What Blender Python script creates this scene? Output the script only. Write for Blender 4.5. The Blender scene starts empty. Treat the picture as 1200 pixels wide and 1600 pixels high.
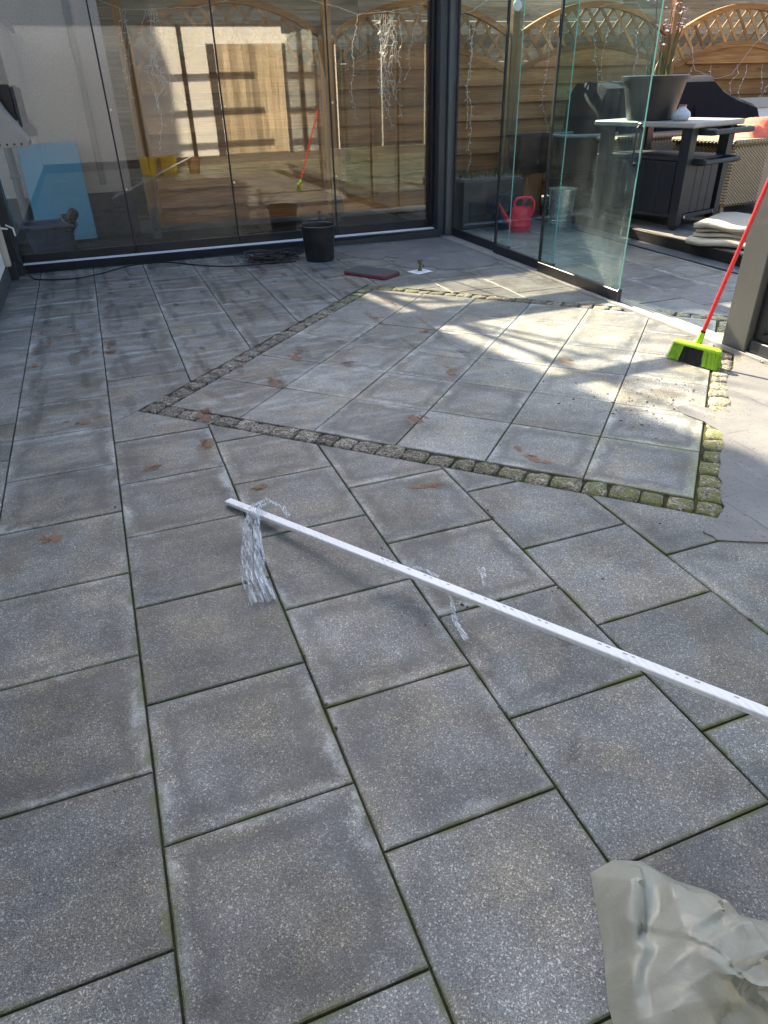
import bpy, math, random
from math import sin, cos, pi, radians, sqrt, hypot
from mathutils import Vector, Matrix

SC = bpy.context.scene
COL = SC.collection
# ------------------------------------------------------------------ camera
F_PX, YAW, PITCH, ROLL = 1084.44, 0.354068, 0.552271, -0.025068
CAM = Vector((0.1762, -0.6830, 1.6099))
fw = Vector((sin(YAW) * cos(PITCH), cos(YAW) * cos(PITCH), -sin(PITCH)))
r0 = Vector((cos(YAW), -sin(YAW), 0)); u0 = r0.cross(fw)
rt = r0 * cos(ROLL) + u0 * sin(ROLL); up = -r0 * sin(ROLL) + u0 * cos(ROLL)
cd = bpy.data.cameras.new('camera'); cam = bpy.data.objects.new('camera', cd); COL.objects.link(cam)
cam.matrix_world = Matrix(((rt.x, up.x, -fw.x, CAM.x), (rt.y, up.y, -fw.y, CAM.y), (rt.z, up.z, -fw.z, CAM.z), (0, 0, 0, 1)))
cd.sensor_fit = 'VERTICAL'; cd.sensor_height = 36.0; cd.lens = 36.0 * F_PX / 1600.0
cd.clip_start = 0.02; cd.clip_end = 800
SC.camera = cam
# ------------------------------------------------------------------ light
SUN_AZ, SUN_EL = radians(-10.5), radians(37.5)      # azimuth measured from +Y towards +X
SKY_STRENGTH, SUN_STRENGTH = 0.098, 5.0
sd = Vector((sin(SUN_AZ) * cos(SUN_EL), cos(SUN_AZ) * cos(SUN_EL), sin(SUN_EL)))
W = bpy.data.worlds.new('World'); SC.world = W; W.use_nodes = True
wn = W.node_tree; bg = wn.nodes['Background']
sky = wn.nodes.new('ShaderNodeTexSky'); sky.sky_type = 'NISHITA'; sky.sun_disc = False
sky.sun_elevation = SUN_EL; sky.sun_rotation = SUN_AZ; sky.altitude = 100; sky.dust_density = 3.0; sky.ozone_density = 0.6
wn.links.new(sky.outputs[0], bg.inputs[0]); bg.inputs[1].default_value = SKY_STRENGTH
sl = bpy.data.lights.new('sun', 'SUN'); sl.energy = SUN_STRENGTH; sl.angle = radians(0.5); sl.color = (1.0, 0.87, 0.64)
sun = bpy.data.objects.new('sun', sl); COL.objects.link(sun); sun.rotation_euler = sd.to_track_quat('Z', 'Y').to_euler()
SC.view_settings.view_transform = 'Standard'; SC.view_settings.look = 'None'
SC.view_settings.exposure = 2.32; SC.view_settings.gamma = 1.0; SC.view_settings.use_curve_mapping = False
SC.cycles.transparent_max_bounces = 24
SC.cycles.max_bounces = 8

# ------------------------------------------------------------------ helpers
class MB:
    """collects shapes; build() links them as one mesh object"""
    def __init__(s): s.v = []; s.f = []; s.m = []
    def add(s, vs, fs, mi=0):
        o = len(s.v); s.v += [tuple(v) for v in vs]
        for f in fs: s.f.append(tuple(i + o for i in f)); s.m.append(mi)
        return s
    def box(s, a, b, mi=0, mtx=None):
        x0, y0, z0 = a; x1, y1, z1 = b
        vs = [Vector(p) for p in ((x0,y0,z0),(x1,y0,z0),(x1,y1,z0),(x0,y1,z0),(x0,y0,z1),(x1,y0,z1),(x1,y1,z1),(x0,y1,z1))]
        if mtx: vs = [mtx @ v for v in vs]
        return s.add(vs, [(0,3,2,1),(4,5,6,7),(0,1,5,4),(1,2,6,5),(2,3,7,6),(3,0,4,7)], mi)
    def cbox(s, a, b, c=0.006, mi=0, mtx=None):
        """box with all edges chamfered"""
        (x0,y0,z0),(x1,y1,z1) = a, b
        c = min(c, (x1-x0)*.45, (y1-y0)*.45, (z1-z0)*.45)
        vs = []; idx = {}
        def P(i,j,k,ax):
            q = [(x0,x1)[i],(y0,y1)[j],(z0,z1)[k]]
            n = [1 if i == 0 else -1, 1 if j == 0 else -1, 1 if k == 0 else -1]
            for t in range(3):
                if t != ax: q[t] += n[t]*c
            key = (i,j,k,ax)
            if key not in idx: idx[key] = len(vs); vs.append(Vector(q))
            return idx[key]
        fs = []
        def quad(ax, side):
            o = [t for t in range(3) if t != ax]; q = []
            for (p, r) in ((0,0),(1,0),(1,1),(0,1)):
                ijk = [0,0,0]; ijk[ax] = side; ijk[o[0]] = p; ijk[o[1]] = r
                q.append(P(*ijk, ax))
            if (side == 1) == (ax == 1): q = q[::-1]
            fs.append(tuple(q))
        for ax in range(3):
            for sd_ in (0,1): quad(ax, sd_)
        for ax in range(3):           # edges along ax
            o = [t for t in range(3) if t != ax]
            for p in (0,1):
                for r in (0,1):
                    e = []
                    for en in (0,1):
                        ijk = [0,0,0]; ijk[ax] = en; ijk[o[0]] = p; ijk[o[1]] = r
                        e.append((P(*ijk, o[0]), P(*ijk, o[1])))
                    fs.append((e[0][0], e[1][0], e[1][1], e[0][1]))
        for i in (0,1):
            for j in (0,1):
                for k in (0,1): fs.append((P(i,j,k,0),P(i,j,k,1),P(i,j,k,2)))
        if mtx: vs = [mtx @ v for v in vs]
        return s.add(vs, fs, mi)
    def beam(s, p, q, w, h, mi=0, upv=(0,0,1)):
        """rectangular bar from p to q, w across and h along upv"""
        p, q = Vector(p), Vector(q); d = (q-p).normalized(); u = Vector(upv)
        if abs(d.dot(u)) > .98: u = Vector((0,1,0))
        sx = d.cross(u).normalized(); u = sx.cross(d).normalized()
        vs = []
        for c in (p, q):
            for a, b in ((-1,-1),(1,-1),(1,1),(-1,1)): vs.append(c + sx*a*w/2 + u*b*h/2)
        return s.add(vs, [(3,2,1,0),(4,5,6,7),(0,1,5,4),(1,2,6,5),(2,3,7,6),(3,0,4,7)], mi)
    def tube(s, pts, r, n=8, mi=0, cap=True):
        pts = [Vector(p) for p in pts]; L = len(pts)
        rs = r if isinstance(r, (list, tuple)) else [r]*L
        vs = []; fs = []; prev = None
        for i, p in enumerate(pts):
            d = (pts[min(i+1,L-1)] - pts[max(i-1,0)])
            d = d.normalized() if d.length > 1e-9 else Vector((0,0,1))
            if prev is None:
                a = d.orthogonal().normalized()
            else:
                a = prev - d*prev.dot(d)
                a = a.normalized() if a.length > 1e-6 else d.orthogonal().normalized()
            prev = a; b = d.cross(a)
            for k in range(n): t = 2*pi*k/n; vs.append(p + (a*cos(t)+b*sin(t))*rs[i])
        for i in range(L-1):
            for k in range(n):
                k2 = (k+1) % n; fs.append((i*n+k, i*n+k2, (i+1)*n+k2, (i+1)*n+k))
        if cap: fs.append(tuple(range(n-1,-1,-1))); fs.append(tuple((L-1)*n+k for k in range(n)))
        return s.add(vs, fs, mi)
    def lathe(s, prof, n=32, c=(0,0,0), mi=0, sx=1, sy=1, cap0=False, cap1=False):
        vs = []; fs = []; L = len(prof)
        for r, z in prof:
            for k in range(n): t = 2*pi*k/n; vs.append((c[0]+r*cos(t)*sx, c[1]+r*sin(t)*sy, c[2]+z))
        for i in range(L-1):
            for k in range(n):
                k2 = (k+1) % n; fs.append((i*n+k, i*n+k2, (i+1)*n+k2, (i+1)*n+k))
        if cap0: fs.append(tuple(range(n-1,-1,-1)))
        if cap1: fs.append(tuple((L-1)*n+k for k in range(n)))
        return s.add(vs, fs, mi)
    def prism(s, poly, axis, a, b, mi=0):
        """polygon (list of 2d) extruded along axis from a to b"""
        n = len(poly)
        def mk(p, t):
            return {'x': (t, p[0], p[1]), 'y': (p[0], t, p[1]), 'z': (p[0], p[1], t)}[axis]
        vs = [mk(p, a) for p in poly] + [mk(p, b) for p in poly]
        fs = [tuple(range(n))[::-1], tuple(range(n, 2*n))] + [(i, (i+1) % n, n+(i+1) % n, n+i) for i in range(n)]
        return s.add(vs, fs, mi)
    def grid(s, fn, nu, nv, mi=0):
        vs = [fn(i/nu, j/nv) for j in range(nv+1) for i in range(nu+1)]
        fs = [(j*(nu+1)+i, j*(nu+1)+i+1, (j+1)*(nu+1)+i+1, (j+1)*(nu+1)+i) for j in range(nv) for i in range(nu)]
        return s.add(vs, fs, mi)
    def mesh(s, name, mats, smooth=False):
        me = bpy.data.meshes.new(name); me.from_pydata([tuple(v) for v in s.v], [], s.f)
        for m in (mats if isinstance(mats, (list, tuple)) else [mats]): me.materials.append(m)
        if any(s.m): me.polygons.foreach_set('material_index', s.m)
        import bmesh
        bm = bmesh.new(); bm.from_mesh(me); bmesh.ops.recalc_face_normals(bm, faces=bm.faces); bm.to_mesh(me); bm.free()
        if smooth:
            me.polygons.foreach_set('use_smooth', [True]*len(me.polygons))
            try: me.set_sharp_from_angle(angle=radians(smooth if smooth is not True else 40))
            except Exception: pass
        return me
    def build(s, name, mats, parent=None, smooth=False, loc=None, rot=None):
        return link(name, s.mesh(name, mats, smooth), parent, loc, rot)

def link(name, me, parent=None, loc=None, rot=None):
    o = bpy.data.objects.new(name, me); COL.objects.link(o)
    if parent: o.parent = parent
    if loc: o.location = loc
    if rot: o.rotation_euler = rot
    return o
def tag(o, label=None, cat=None, group=None, kind=None):
    if label: o['label'] = label
    if cat: o['category'] = cat
    if group: o['group'] = group
    if kind: o['kind'] = kind
    return o
def thing(name, label, cat, loc=(0,0,0), rz=0, group=None):
    o = bpy.data.objects.new(name, None); COL.objects.link(o)
    o.location = loc; o.rotation_euler = (0,0,rz); o.empty_display_size = .1
    return tag(o, label, cat, group)

# ------------------------------------------------------------------ materials
class N:
    def __init__(s, name):
        s.mat = bpy.data.materials.new(name); s.mat.use_nodes = True; s.t = s.mat.node_tree
        s.t.nodes.clear(); s.out = s.n('ShaderNodeOutputMaterial')
    def n(s, ty, **kw):
        x = s.t.nodes.new(ty)
        for k, v in kw.items(): setattr(x, k, v)
        return x
    def l(s, a, b): s.t.links.new(a, b)
    def setin(s, node, key, val):
        if val is None: return
        if hasattr(val, 'is_linked') or hasattr(val, 'links'): s.l(val, node.inputs[key])
        else:
            if isinstance(val, (tuple, list)) and len(val) == 3 and node.inputs[key].type == 'RGBA': val = (*val, 1)
            node.inputs[key].default_value = val
    def coord(s, kind='Object'): return s.n('ShaderNodeTexCoord').outputs[kind]
    def pos(s): return s.n('ShaderNodeNewGeometry').outputs['Position']
    def rnd(s): return s.n('ShaderNodeObjectInfo').outputs['Random']
    def noise(s, vec, scale, detail=4, rough=.55, out=0, dist=0):
        x = s.n('ShaderNodeTexNoise'); s.setin(x, 'Vector', vec); x.inputs['Scale'].default_value = scale
        x.inputs['Detail'].default_value = detail; x.inputs['Roughness'].default_value = rough; x.inputs['Distortion'].default_value = dist
        return x.outputs[out]
    def voro(s, vec, scale, out='Color', feature='F1'):
        x = s.n('ShaderNodeTexVoronoi', feature=feature); s.setin(x, 'Vector', vec); x.inputs['Scale'].default_value = scale
        return x.outputs[out]
    def ramp(s, fac, stops, interp='LINEAR'):
        x = s.n('ShaderNodeValToRGB'); s.setin(x, 'Fac', fac); cr = x.color_ramp; cr.interpolation = interp
        while len(cr.elements) < len(stops): cr.elements.new(.5)
        for e, (p, c) in zip(cr.elements, stops):
            e.position = p; e.color = (c, c, c, 1) if not isinstance(c, (tuple, list)) else (*c, 1)
        return x.outputs[0]
    def mapr(s, v, a, b, c=0.0, d=1.0, smooth=True):
        x = s.n('ShaderNodeMapRange'); x.clamp = True
        if smooth: x.interpolation_type = 'SMOOTHSTEP'
        s.setin(x, 0, v); x.inputs[1].default_value = a; x.inputs[2].default_value = b; x.inputs[3].default_value = c; x.inputs[4].default_value = d
        return x.outputs[0]
    def math(s, op, a, b=None, clamp=False):
        x = s.n('ShaderNodeMath', operation=op); x.use_clamp = clamp; s.setin(x, 0, a)
        if b is not None: s.setin(x, 1, b)
        return x.outputs[0]
    def mix(s, fac, a, b, blend='MIX'):
        x = s.n('ShaderNodeMix', data_type='RGBA', blend_type=blend); x.clamp_factor = True
        s.setin(x, 0, fac); s.setin(x, 6, a); s.setin(x, 7, b); return x.outputs[2]
    def scalev(s, vec, v):
        x = s.n('ShaderNodeVectorMath', operation='MULTIPLY'); s.setin(x, 0, vec); x.inputs[1].default_value = v; return x.outputs[0]
    def sep(s, vec):
        x = s.n('ShaderNodeSeparateXYZ'); s.setin(x, 0, vec); return x.outputs
    def bump(s, h, strength=.3, dist=.01, normal=None):
        x = s.n('ShaderNodeBump'); x.inputs['Strength'].default_value = strength; x.inputs['Distance'].default_value = dist
        s.l(h, x.inputs['Height'])
        if normal: s.l(normal, x.inputs['Normal'])
        return x.outputs[0]
    def bsdf(s, color, rough=.6, metal=0, normal=None, spec=.5, out=True, **kw):
        p = s.n('ShaderNodeBsdfPrincipled')
        s.setin(p, 'Base Color', color); s.setin(p, 'Roughness', rough); s.setin(p, 'Metallic', metal)
        s.setin(p, 'Specular IOR Level', spec)
        for k, v in kw.items(): s.setin(p, k.replace('_', ' '), v)
        if normal: s.l(normal, p.inputs['Normal'])
        if out: s.l(p.outputs[0], s.out.inputs[0])
        return p.outputs[0]

def simple(name, col, rough=.5, metal=0, vary=.12, scale=6, bump=0, bscale=60, spec=.5, dirt=0, dirtcol=(.2,.18,.15), **kw):
    m = N(name); p = m.coord('Object')
    n1 = m.noise(p, scale, 5, .6)
    f = m.mapr(n1, .3, .7, 1-vary, 1+vary, False)
    c = m.mix(1.0, col, f, 'MULTIPLY')
    if dirt:
        n2 = m.noise(p, scale*2.3, 6, .65)
        c = m.mix(m.mapr(n2, .52, .75, 0, dirt), c, dirtcol)
    r = m.mapr(n1, .3, .7, max(0.02, rough-.07), min(1, rough+.07), False)
    nm = None
    if bump: nm = m.bump(m.noise(p, bscale, 4, .6), bump, .01)
    m.bsdf(c, r, metal, nm, spec, **kw)
    return m.mat

def mat_slab(name, base=1.0):
    m = N(name); lo = m.coord('Object'); po = m.pos(); rn = m.rnd()
    off = m.n('ShaderNodeVectorMath', operation='ADD'); m.l(po, off.inputs[0])
    cmb = m.n('ShaderNodeCombineXYZ'); m.l(m.math('MULTIPLY', rn, 37.0), cmb.inputs[2]); m.l(cmb.outputs[0], off.inputs[1]); wp = off.outputs[0]
    g1 = m.sep(m.voro(wp, 400))[0]
    speck = m.ramp(g1, [(0, (.030,.030,.032)), (.25, (.070,.070,.070)), (.6, (.118,.115,.109)), (.86, (.165,.160,.150)), (.93, (.25,.24,.225)), (1, (.44,.42,.39))])
    g2 = m.sep(m.voro(wp, 270))[1]
    speck = m.mix(m.mapr(g2, .955, .97, 0, .85), speck, (.46,.44,.40))
    speck = m.mix(m.mapr(g2, .075, .05, 0, .8), speck, (.018,.018,.020))
    n3 = m.noise(po, 420, 2, .6)
    speck = m.mix(.35, speck, m.mapr(n3, .3, .7, .04, .19, False))
    blot = m.noise(po, 2.1, 6, .62)
    c = m.mix(1, speck, m.mapr(blot, .30, .70, .50, 1.48, False), 'MULTIPLY')
    c = m.mix(1, c, m.mapr(rn, 0, 1, .76, 1.20, False), 'MULTIPLY')
    warm = m.noise(wp, 4.3, 4, .55)
    c = m.mix(m.mapr(warm, .42, .68, 0, .85), c, m.mix(1, c, (1.14, 1.02, .84), 'MULTIPLY'))
    cool = m.noise(wp, 3.1, 4, .55)
    c = m.mix(m.mapr(cool, .45, .7, 0, .8), c, m.mix(1, c, (.93, 1.0, 1.07), 'MULTIPLY'))
    bl2 = m.noise(wp, 5.5, 5, .6)
    c = m.mix(m.mapr(bl2, .52, .70, 0, .45), c, m.mix(1, c, (.50,.51,.54), 'MULTIPLY'))
    sx, sy, sz_ = m.sep(po)
    dusty = m.math('MULTIPLY', m.mapr(m.noise(m.scalev(po, (1.3,4.5,1)), 2.2, 6, .7), .46, .70, 0, .50), m.math('MULTIPLY', m.mapr(sy, 1.8, 3.6, .10, 1), m.mapr(sx, 3.0, 1.2, .25, 1)))  # pale bluish sheen streaks painted into the far left slabs, not dust
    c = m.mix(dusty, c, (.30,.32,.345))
    x, y, z = m.sep(lo)
    ex = m.math('SUBTRACT', .2465, m.math('ABSOLUTE', x)); ey = m.math('SUBTRACT', .2465, m.math('ABSOLUTE', y))
    d = m.math('MINIMUM', ex, ey)
    dn = m.math('ADD', d, m.mapr(m.noise(wp, 7, 6, .7), .2, .8, -.055, .055, False))
    fine = m.noise(wp, 120, 4, .7)
    band = m.math('MULTIPLY', m.mapr(dn, .030, -.004, 0, 1), m.mapr(m.noise(wp, 3.7, 4, .6), .40, .66, .03, .95))
    band = m.math('MULTIPLY', band, m.mapr(fine, .36, .58, .35, 1))
    rim = m.mapr(m.math('FRACT', m.math('MULTIPLY', rn, 7.31)), .15, .75, .2, 1.1)
    band = m.math('MULTIPLY', band, rim)
    c = m.mix(m.math('MULTIPLY', band, .70), c, (.40,.405,.405))
    ring = m.math('MULTIPLY', m.mapr(dn, .03, .055, 0, 1), m.mapr(dn, .11, .06, 0, 1))
    c = m.mix(m.math('MULTIPLY', m.math('MULTIPLY', ring, rim), .5), c, (.045,.046,.048))
    px, py, pz = m.sep(po)
    mossreg = m.math('ADD', m.mapr(py, 3.2, .6, 0.0, .75), m.mapr(px, .0, 2.5, 0, .3))
    mz = m.math('MULTIPLY', m.mapr(d, .016, .003, 0, 1), m.mapr(m.noise(po, 6, 5, .7), .42, .6, 0, 1))
    c = m.mix(m.math('MULTIPLY', mz, mossreg), c, m.mix(m.noise(po, 90, 2, .5), (.038,.046,.013), (.10,.115,.035)))
    # green algae near the front corner of the cobble ring
    dx = m.math('SUBTRACT', px, 2.62); dy = m.math('SUBTRACT', py, 1.45)
    rr = m.math('SQRT', m.math('ADD', m.math('MULTIPLY', dx, dx), m.math('MULTIPLY', dy, dy)))
    al = m.math('MULTIPLY', m.mapr(rr, .75, .1, 0, 1), m.math('MULTIPLY', m.mapr(m.math('ADD', d, m.mapr(m.noise(po, 14, 4, .7), .3, .7, -.02, .02, False)), .055, .0, 0, 1), .55))
    c = m.mix(al, c, (.13,.16,.045))
    spot = m.mapr(m.noise(wp, 8, 5, .7), .64, .74, 0, .55)
    c = m.mix(spot, c, (.035,.035,.036))
    if base != 1.0: c = m.mix(1, c, (base*.97, base*1.01, base*.985), 'MULTIPLY')
    h = m.math('ADD', m.math('MULTIPLY', m.voro(wp, 270, 'Distance'), .7), m.math('MULTIPLY', fine, .5))
    nm = m.bump(h, .45, .0022)
    nm = m.bump(m.noise(po, 16, 3, .5), .12, .01, nm)
    m.bsdf(c, m.mapr(m.noise(po, 5, 4, .6), .3, .7, .40, .64, False), 0, nm, .5)
    return m.mat

def mat_wood(name, c1, c2, c3, axis='x', rough=.75, dark=.35):
    m = N(name); p = m.coord('Object'); rn = m.rnd(); i0 = 'xyz'.index(axis)
    def st(vec, along, across): return m.scalev(vec, tuple(along if i == i0 else across for i in range(3)))
    off = m.n('ShaderNodeVectorMath', operation='ADD'); m.l(p, off.inputs[0])
    cmb = m.n('ShaderNodeCombineXYZ')
    for i in range(3): m.l(m.math('MULTIPLY', rn, 5.3+i*1.7), cmb.inputs[i])
    m.l(cmb.outputs[0], off.inputs[1]); v = off.outputs[0]
    tone = m.noise(st(v, .7, 5), 1.0, 4, .6)
    g = m.noise(st(v, 2.2, 75), 1.0, 6, .65, dist=.4)
    c = m.ramp(tone, [(.32, c2), (.5, c1), (.68, c3)])
    c = m.mix(1, c, m.mapr(g, .3, .7, .62, 1.30, False), 'MULTIPLY')
    ln = m.noise(st(v, 1.5, 160), 1.0, 3, .5)
    c = m.mix(m.mapr(ln, .57, .66, 0, .5), c, tuple(k*.4 for k in c2))
    kn = m.voro(st(v, 2.0, 9), 1.0, 'Distance')
    c = m.mix(m.mapr(kn, .13, .05, 0, .7), c, tuple(k*.3 for k in c2))
    c = m.mix(1, c, m.mapr(rn, 0, 1, .55, 1.28, False), 'MULTIPLY')
    wet = m.noise(m.scalev(m.pos(), (1, 1, .6)), 1.9, 5, .65)
    c = m.mix(m.mapr(wet, .5, .75, 0, dark), c, (.105,.10,.07))
    m.bsdf(c, rough, 0, m.bump(g, .35, .004), .3)
    return m.mat

def mat_glass(name, tint=(.93,.97,.955), refl=1.6, dust=0.0, dustmask=None, dcol=(.62,.66,.66)):
    """clear pane seen straight through; reflection after Schlick"""
    m = N(name); ge = m.n('ShaderNodeNewGeometry')
    dt = m.n('ShaderNodeVectorMath', operation='DOT_PRODUCT'); m.l(ge.outputs['Normal'], dt.inputs[0]); m.l(ge.outputs['Incoming'], dt.inputs[1])
    c = m.math('ABSOLUTE', dt.outputs['Value'])
    fr = m.math('ADD', .04*refl, m.math('MULTIPLY', .95, m.math('POWER', m.math('SUBTRACT', 1.0, c, True), 5.0)), True)
    tr = m.n('ShaderNodeBsdfTransparent'); tr.inputs[0].default_value = (*tint, 1)
    gl = m.n('ShaderNodeBsdfGlossy'); gl.inputs['Roughness'].default_value = 0.0; gl.inputs['Color'].default_value = (1,1,1,1)
    ms = m.n('ShaderNodeMixShader'); m.l(fr, ms.inputs[0]); m.l(tr.outputs[0], ms.inputs[1]); m.l(gl.outputs[0], ms.inputs[2])
    res = ms.outputs[0]
    if dust:
        p = m.coord('Object')
        n1 = m.noise(p, 2.2, 6, .7, dist=.8); n2 = m.noise(m.scalev(p, (1,1,.35)), 26, 5, .75, dist=1.5)
        k = m.math('MULTIPLY', m.mapr(n1, .40, .70, .08, 1), m.mapr(n2, .42, .72, .12, 1))
        if dustmask == 'low':
            zone = m.math('MULTIPLY', m.mapr(m.sep(p)[1], 1.1, .0, .12, 1), m.mapr(m.sep(p)[2], 1.5, .1, .18, 1))
            hz = m.mapr(m.noise(m.scalev(p, (1,1,.6)), 3.2, 3, .5), .3, .7, .06, .30)
            fl = m.mapr(m.voro(p, 75, 'Distance'), .24, .08, 0, 1)
            fl = m.math('MULTIPLY', fl, m.mapr(m.noise(p, 5.5, 4, .65), .42, .58, 0, 1.3))
            st_ = m.mapr(m.noise(m.scalev(p, (1,40,2.5)), 1.0, 3, .6), .58, .72, 0, .35)
            k = m.math('MULTIPLY', m.math('ADD', m.math('ADD', hz, fl), st_), zone)
        k = m.math('MULTIPLY', k, dust, True)
        df = m.n('ShaderNodeBsdfDiffuse'); df.inputs[0].default_value = (*dcol, 1)
        m2 = m.n('ShaderNodeMixShader'); m.l(k, m2.inputs[0]); m.l(res, m2.inputs[1]); m.l(df.outputs[0], m2.inputs[2]); res = m2.outputs[0]
    m.l(res, m.out.inputs[0])
    return m.mat

def mat_film(name, col=(.85,.88,.9), op=.35, rough=.12, st=(1,.07,1)):
    m = N(name); p = m.coord('Object')
    n1 = m.noise(m.scalev(p, st), 110, 4, .65, dist=.7)
    pr = m.bsdf(col, rough, 0, m.bump(n1, .9, .004), 1.0, out=False)
    tr = m.n('ShaderNodeBsdfTransparent'); tr.inputs[0].default_value = (.96,.97,.98,1)
    ms = m.n('ShaderNodeMixShader'); m.l(m.mapr(n1, .38, .64, op*.25, min(1,op*2.6)), ms.inputs[0]); m.l(tr.outputs[0], ms.inputs[1]); m.l(pr, ms.inputs[2])
    m.l(ms.outputs[0], m.out.inputs[0]); return m.mat

def mat_stucco(name, col, scale=90, strength=.5, dirt=.25):
    m = N(name); p = m.pos()
    n1 = m.noise(p, scale, 4, .6); n2 = m.noise(m.scalev(p, (1,1,.35)), 2.2, 5, .6)
    c = m.mix(1, col, m.mapr(n1, .3, .7, .86, 1.1, False), 'MULTIPLY')
    c = m.mix(m.mapr(n2, .48, .75, 0, dirt), c, tuple(k*.62 for k in col))
    m.bsdf(c, .9, 0, m.bump(n1, strength, .006), .2); return m.mat

def mat_cobble(name):
    m = N(name); p = m.coord('Object'); rn = m.rnd(); po = m.pos()
    g = m.sep(m.voro(po, 150))[0]
    c = m.ramp(g, [(0,(.05,.045,.036)), (.4,(.165,.145,.115)), (.75,(.28,.255,.205)), (1,(.43,.40,.34))])
    c = m.mix(1, c, m.mapr(m.noise(po, 22, 5, .65), .3, .7, .5, 1.4, False), 'MULTIPLY')
    c = m.mix(1, c, m.mapr(rn, 0, 1, .75, 1.25, False), 'MULTIPLY')
    px, py, pz = m.sep(po)
    mr = m.math('MAXIMUM', m.mapr(m.math('SUBTRACT', m.math('SUBTRACT', px, m.math('MULTIPLY', py, .55)), 0), -.2, 1.7, 0, 1), m.math('MULTIPLY', m.mapr(px, 1.6, 2.4, 0, .8), m.mapr(py, 4.4, 5.3, 0, 1)))
    mr = m.math('MULTIPLY', mr, m.mapr(px, 3.5, 3.0, .1, 1))
    k = m.math('MULTIPLY', mr, m.mapr(m.noise(po, 18, 5, .7), .40, .58, 0, .85))
    c = m.mix(k, c, m.mix(m.noise(po, 120, 2, .5), (.070,.092,.016), (.17,.20,.05)))
    m.bsdf(c, .85, 0, m.bump(m.noise(po, 70, 5, .7), .7, .008), .3); return m.mat

def mat_bed(name):
    m = N(name); po = m.pos()
    c = m.ramp(m.noise(po, 60, 5, .7), [(.3,(.018,.015,.010)), (.6,(.05,.04,.026)), (.8,(.09,.075,.05))])
    px, py, pz = m.sep(po)
    reg = m.math('ADD', m.mapr(py, 4.5, 1.0, .05, .85), m.mapr(px, 1.5, 3, 0, .2))
    k = m.math('MULTIPLY', reg, m.mapr(m.noise(po, 7, 5, .7), .36, .55, 0, .95))
    c = m.mix(m.math('MULTIPLY', k, .8), c, m.mix(m.noise(po, 150, 3, .6), (.032,.038,.011), (.095,.11,.03)))
    m.bsdf(c, .95, 0, m.bump(m.noise(po, 160, 4, .7), .8, .006), .2); return m.mat

M = {}
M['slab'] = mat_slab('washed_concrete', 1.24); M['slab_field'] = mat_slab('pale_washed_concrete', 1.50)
M['cobble'] = mat_cobble('granite_cobble'); M['bed'] = mat_bed('joint_bed')
M['alu'] = simple('anthracite_aluminium', (.030,.034,.041), .38, 0, .12, 3, .08, 300, .5, .25, (.075,.075,.072))
M['alu_post'] = simple('anthracite_aluminium_post', (.085,.087,.085), .45, 0, .10, 3, .10, 400, .5, .35, (.19,.18,.16))
M['alu_dark'] = simple('black_aluminium', (.012,.014,.017), .35, 0, .1, 3)
M['alu_bright'] = simple('bare_aluminium', (.50,.49,.47), .42, .35, .1, 9, 0, 60, .5, .45, (.30,.29,.27))
M['strip'] = simple('pale_rail_strip', (.62,.65,.70), .45, .1, .06, 6, 0, 60, .5, .2, (.35,.35,.35))
M['rubber'] = simple('black_rubber', (.012,.012,.013), .55)
M['glass'] = mat_glass('wall_glass', (.82,.81,.775), 2.0, .02)
M['glass_clear'] = mat_glass('clear_glass', (.90,.965,.95), 1.2, .06)
M['glass_dirty'] = mat_glass('dusty_glass', (.80,.93,.91), 1.2, .48, 'low', (.60,.66,.62))
m = N('glass_edge'); p = m.bsdf((.16,.42,.37), .15, 0, None, .6); M['glass_edge'] = m.mat
M['seal'] = simple('grey_seal', (.03,.03,.032), .5)
M['strip_wall'] = mat_stucco('grey_strip', (.36,.34,.31), 60, .3); M['stucco'] = mat_stucco('pale_stucco', (.60,.52,.45), 45, .9); M['stucco_white'] = mat_stucco('white_render', (.80,.78,.74), 60, .3, .15)
M['plinth'] = mat_stucco('grey_plinth', (.085,.085,.085), 50, .5, .4)
M['house'] = mat_stucco('house_render', (.72,.69,.64)); M['brick_far'] = mat_stucco('far_render', (.45,.38,.32))
M['fence'] = mat_wood('fence_wood', (.41,.185,.052), (.26,.105,.032), (.52,.27,.092), 'x')
M['fence_v'] = mat_wood('fence_wood_upright', (.42,.215,.072), (.29,.14,.047), (.52,.30,.12), 'z')
M['fence2'] = mat_wood('pale_fence_wood', (.40,.31,.185), (.27,.20,.115), (.52,.42,.27), 'x', .8, .2)
M['deck'] = mat_wood('weathered_deck', (.20,.185,.165), (.13,.12,.105), (.27,.25,.225), 'y', .75, .3)
M['darkwood'] = mat_wood('dark_timber', (.02,.018,.016), (.012,.011,.010), (.03,.027,.024), 'y', .6, .1)
M['log'] = mat_wood('log_wood', (.25,.12,.045), (.13,.06,.022), (.36,.19,.08), 'z')
M['trim'] = mat_wood('pale_trim', (.55,.49,.40), (.44,.38,.30), (.64,.58,.49), 'z', .7, .1)
M['plank_white'] = mat_wood('pale_cladding', (.42,.34,.23), (.32,.25,.16), (.52,.43,.31), 'z', .7, .15)
M['bucket'] = simple('black_bucket_plastic', (.016,.017,.019), .38, 0, .2, 8, .1, 40, .5, .3, (.07,.068,.065))
M['tub'] = simple('black_tub_plastic', (.013,.014,.015), .45, 0, .2, 6, .1, 40, .5, .45, (.06,.06,.058))
M['planter'] = simple('anthracite_planter', (.035,.039,.046), .45, 0, .12, 5)
M['soil'] = simple('soil', (.15,.135,.115), .95, 0, .4, 40, 1.0, 60, .2)
M['red'] = simple('red_plastic', (.76,.030,.065), .38, 0, .06, 6, 0, 60, .5, .2, (.38,.05,.06))
M['navy'] = simple('navy_plastic', (.012,.022,.075), .4)
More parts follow.
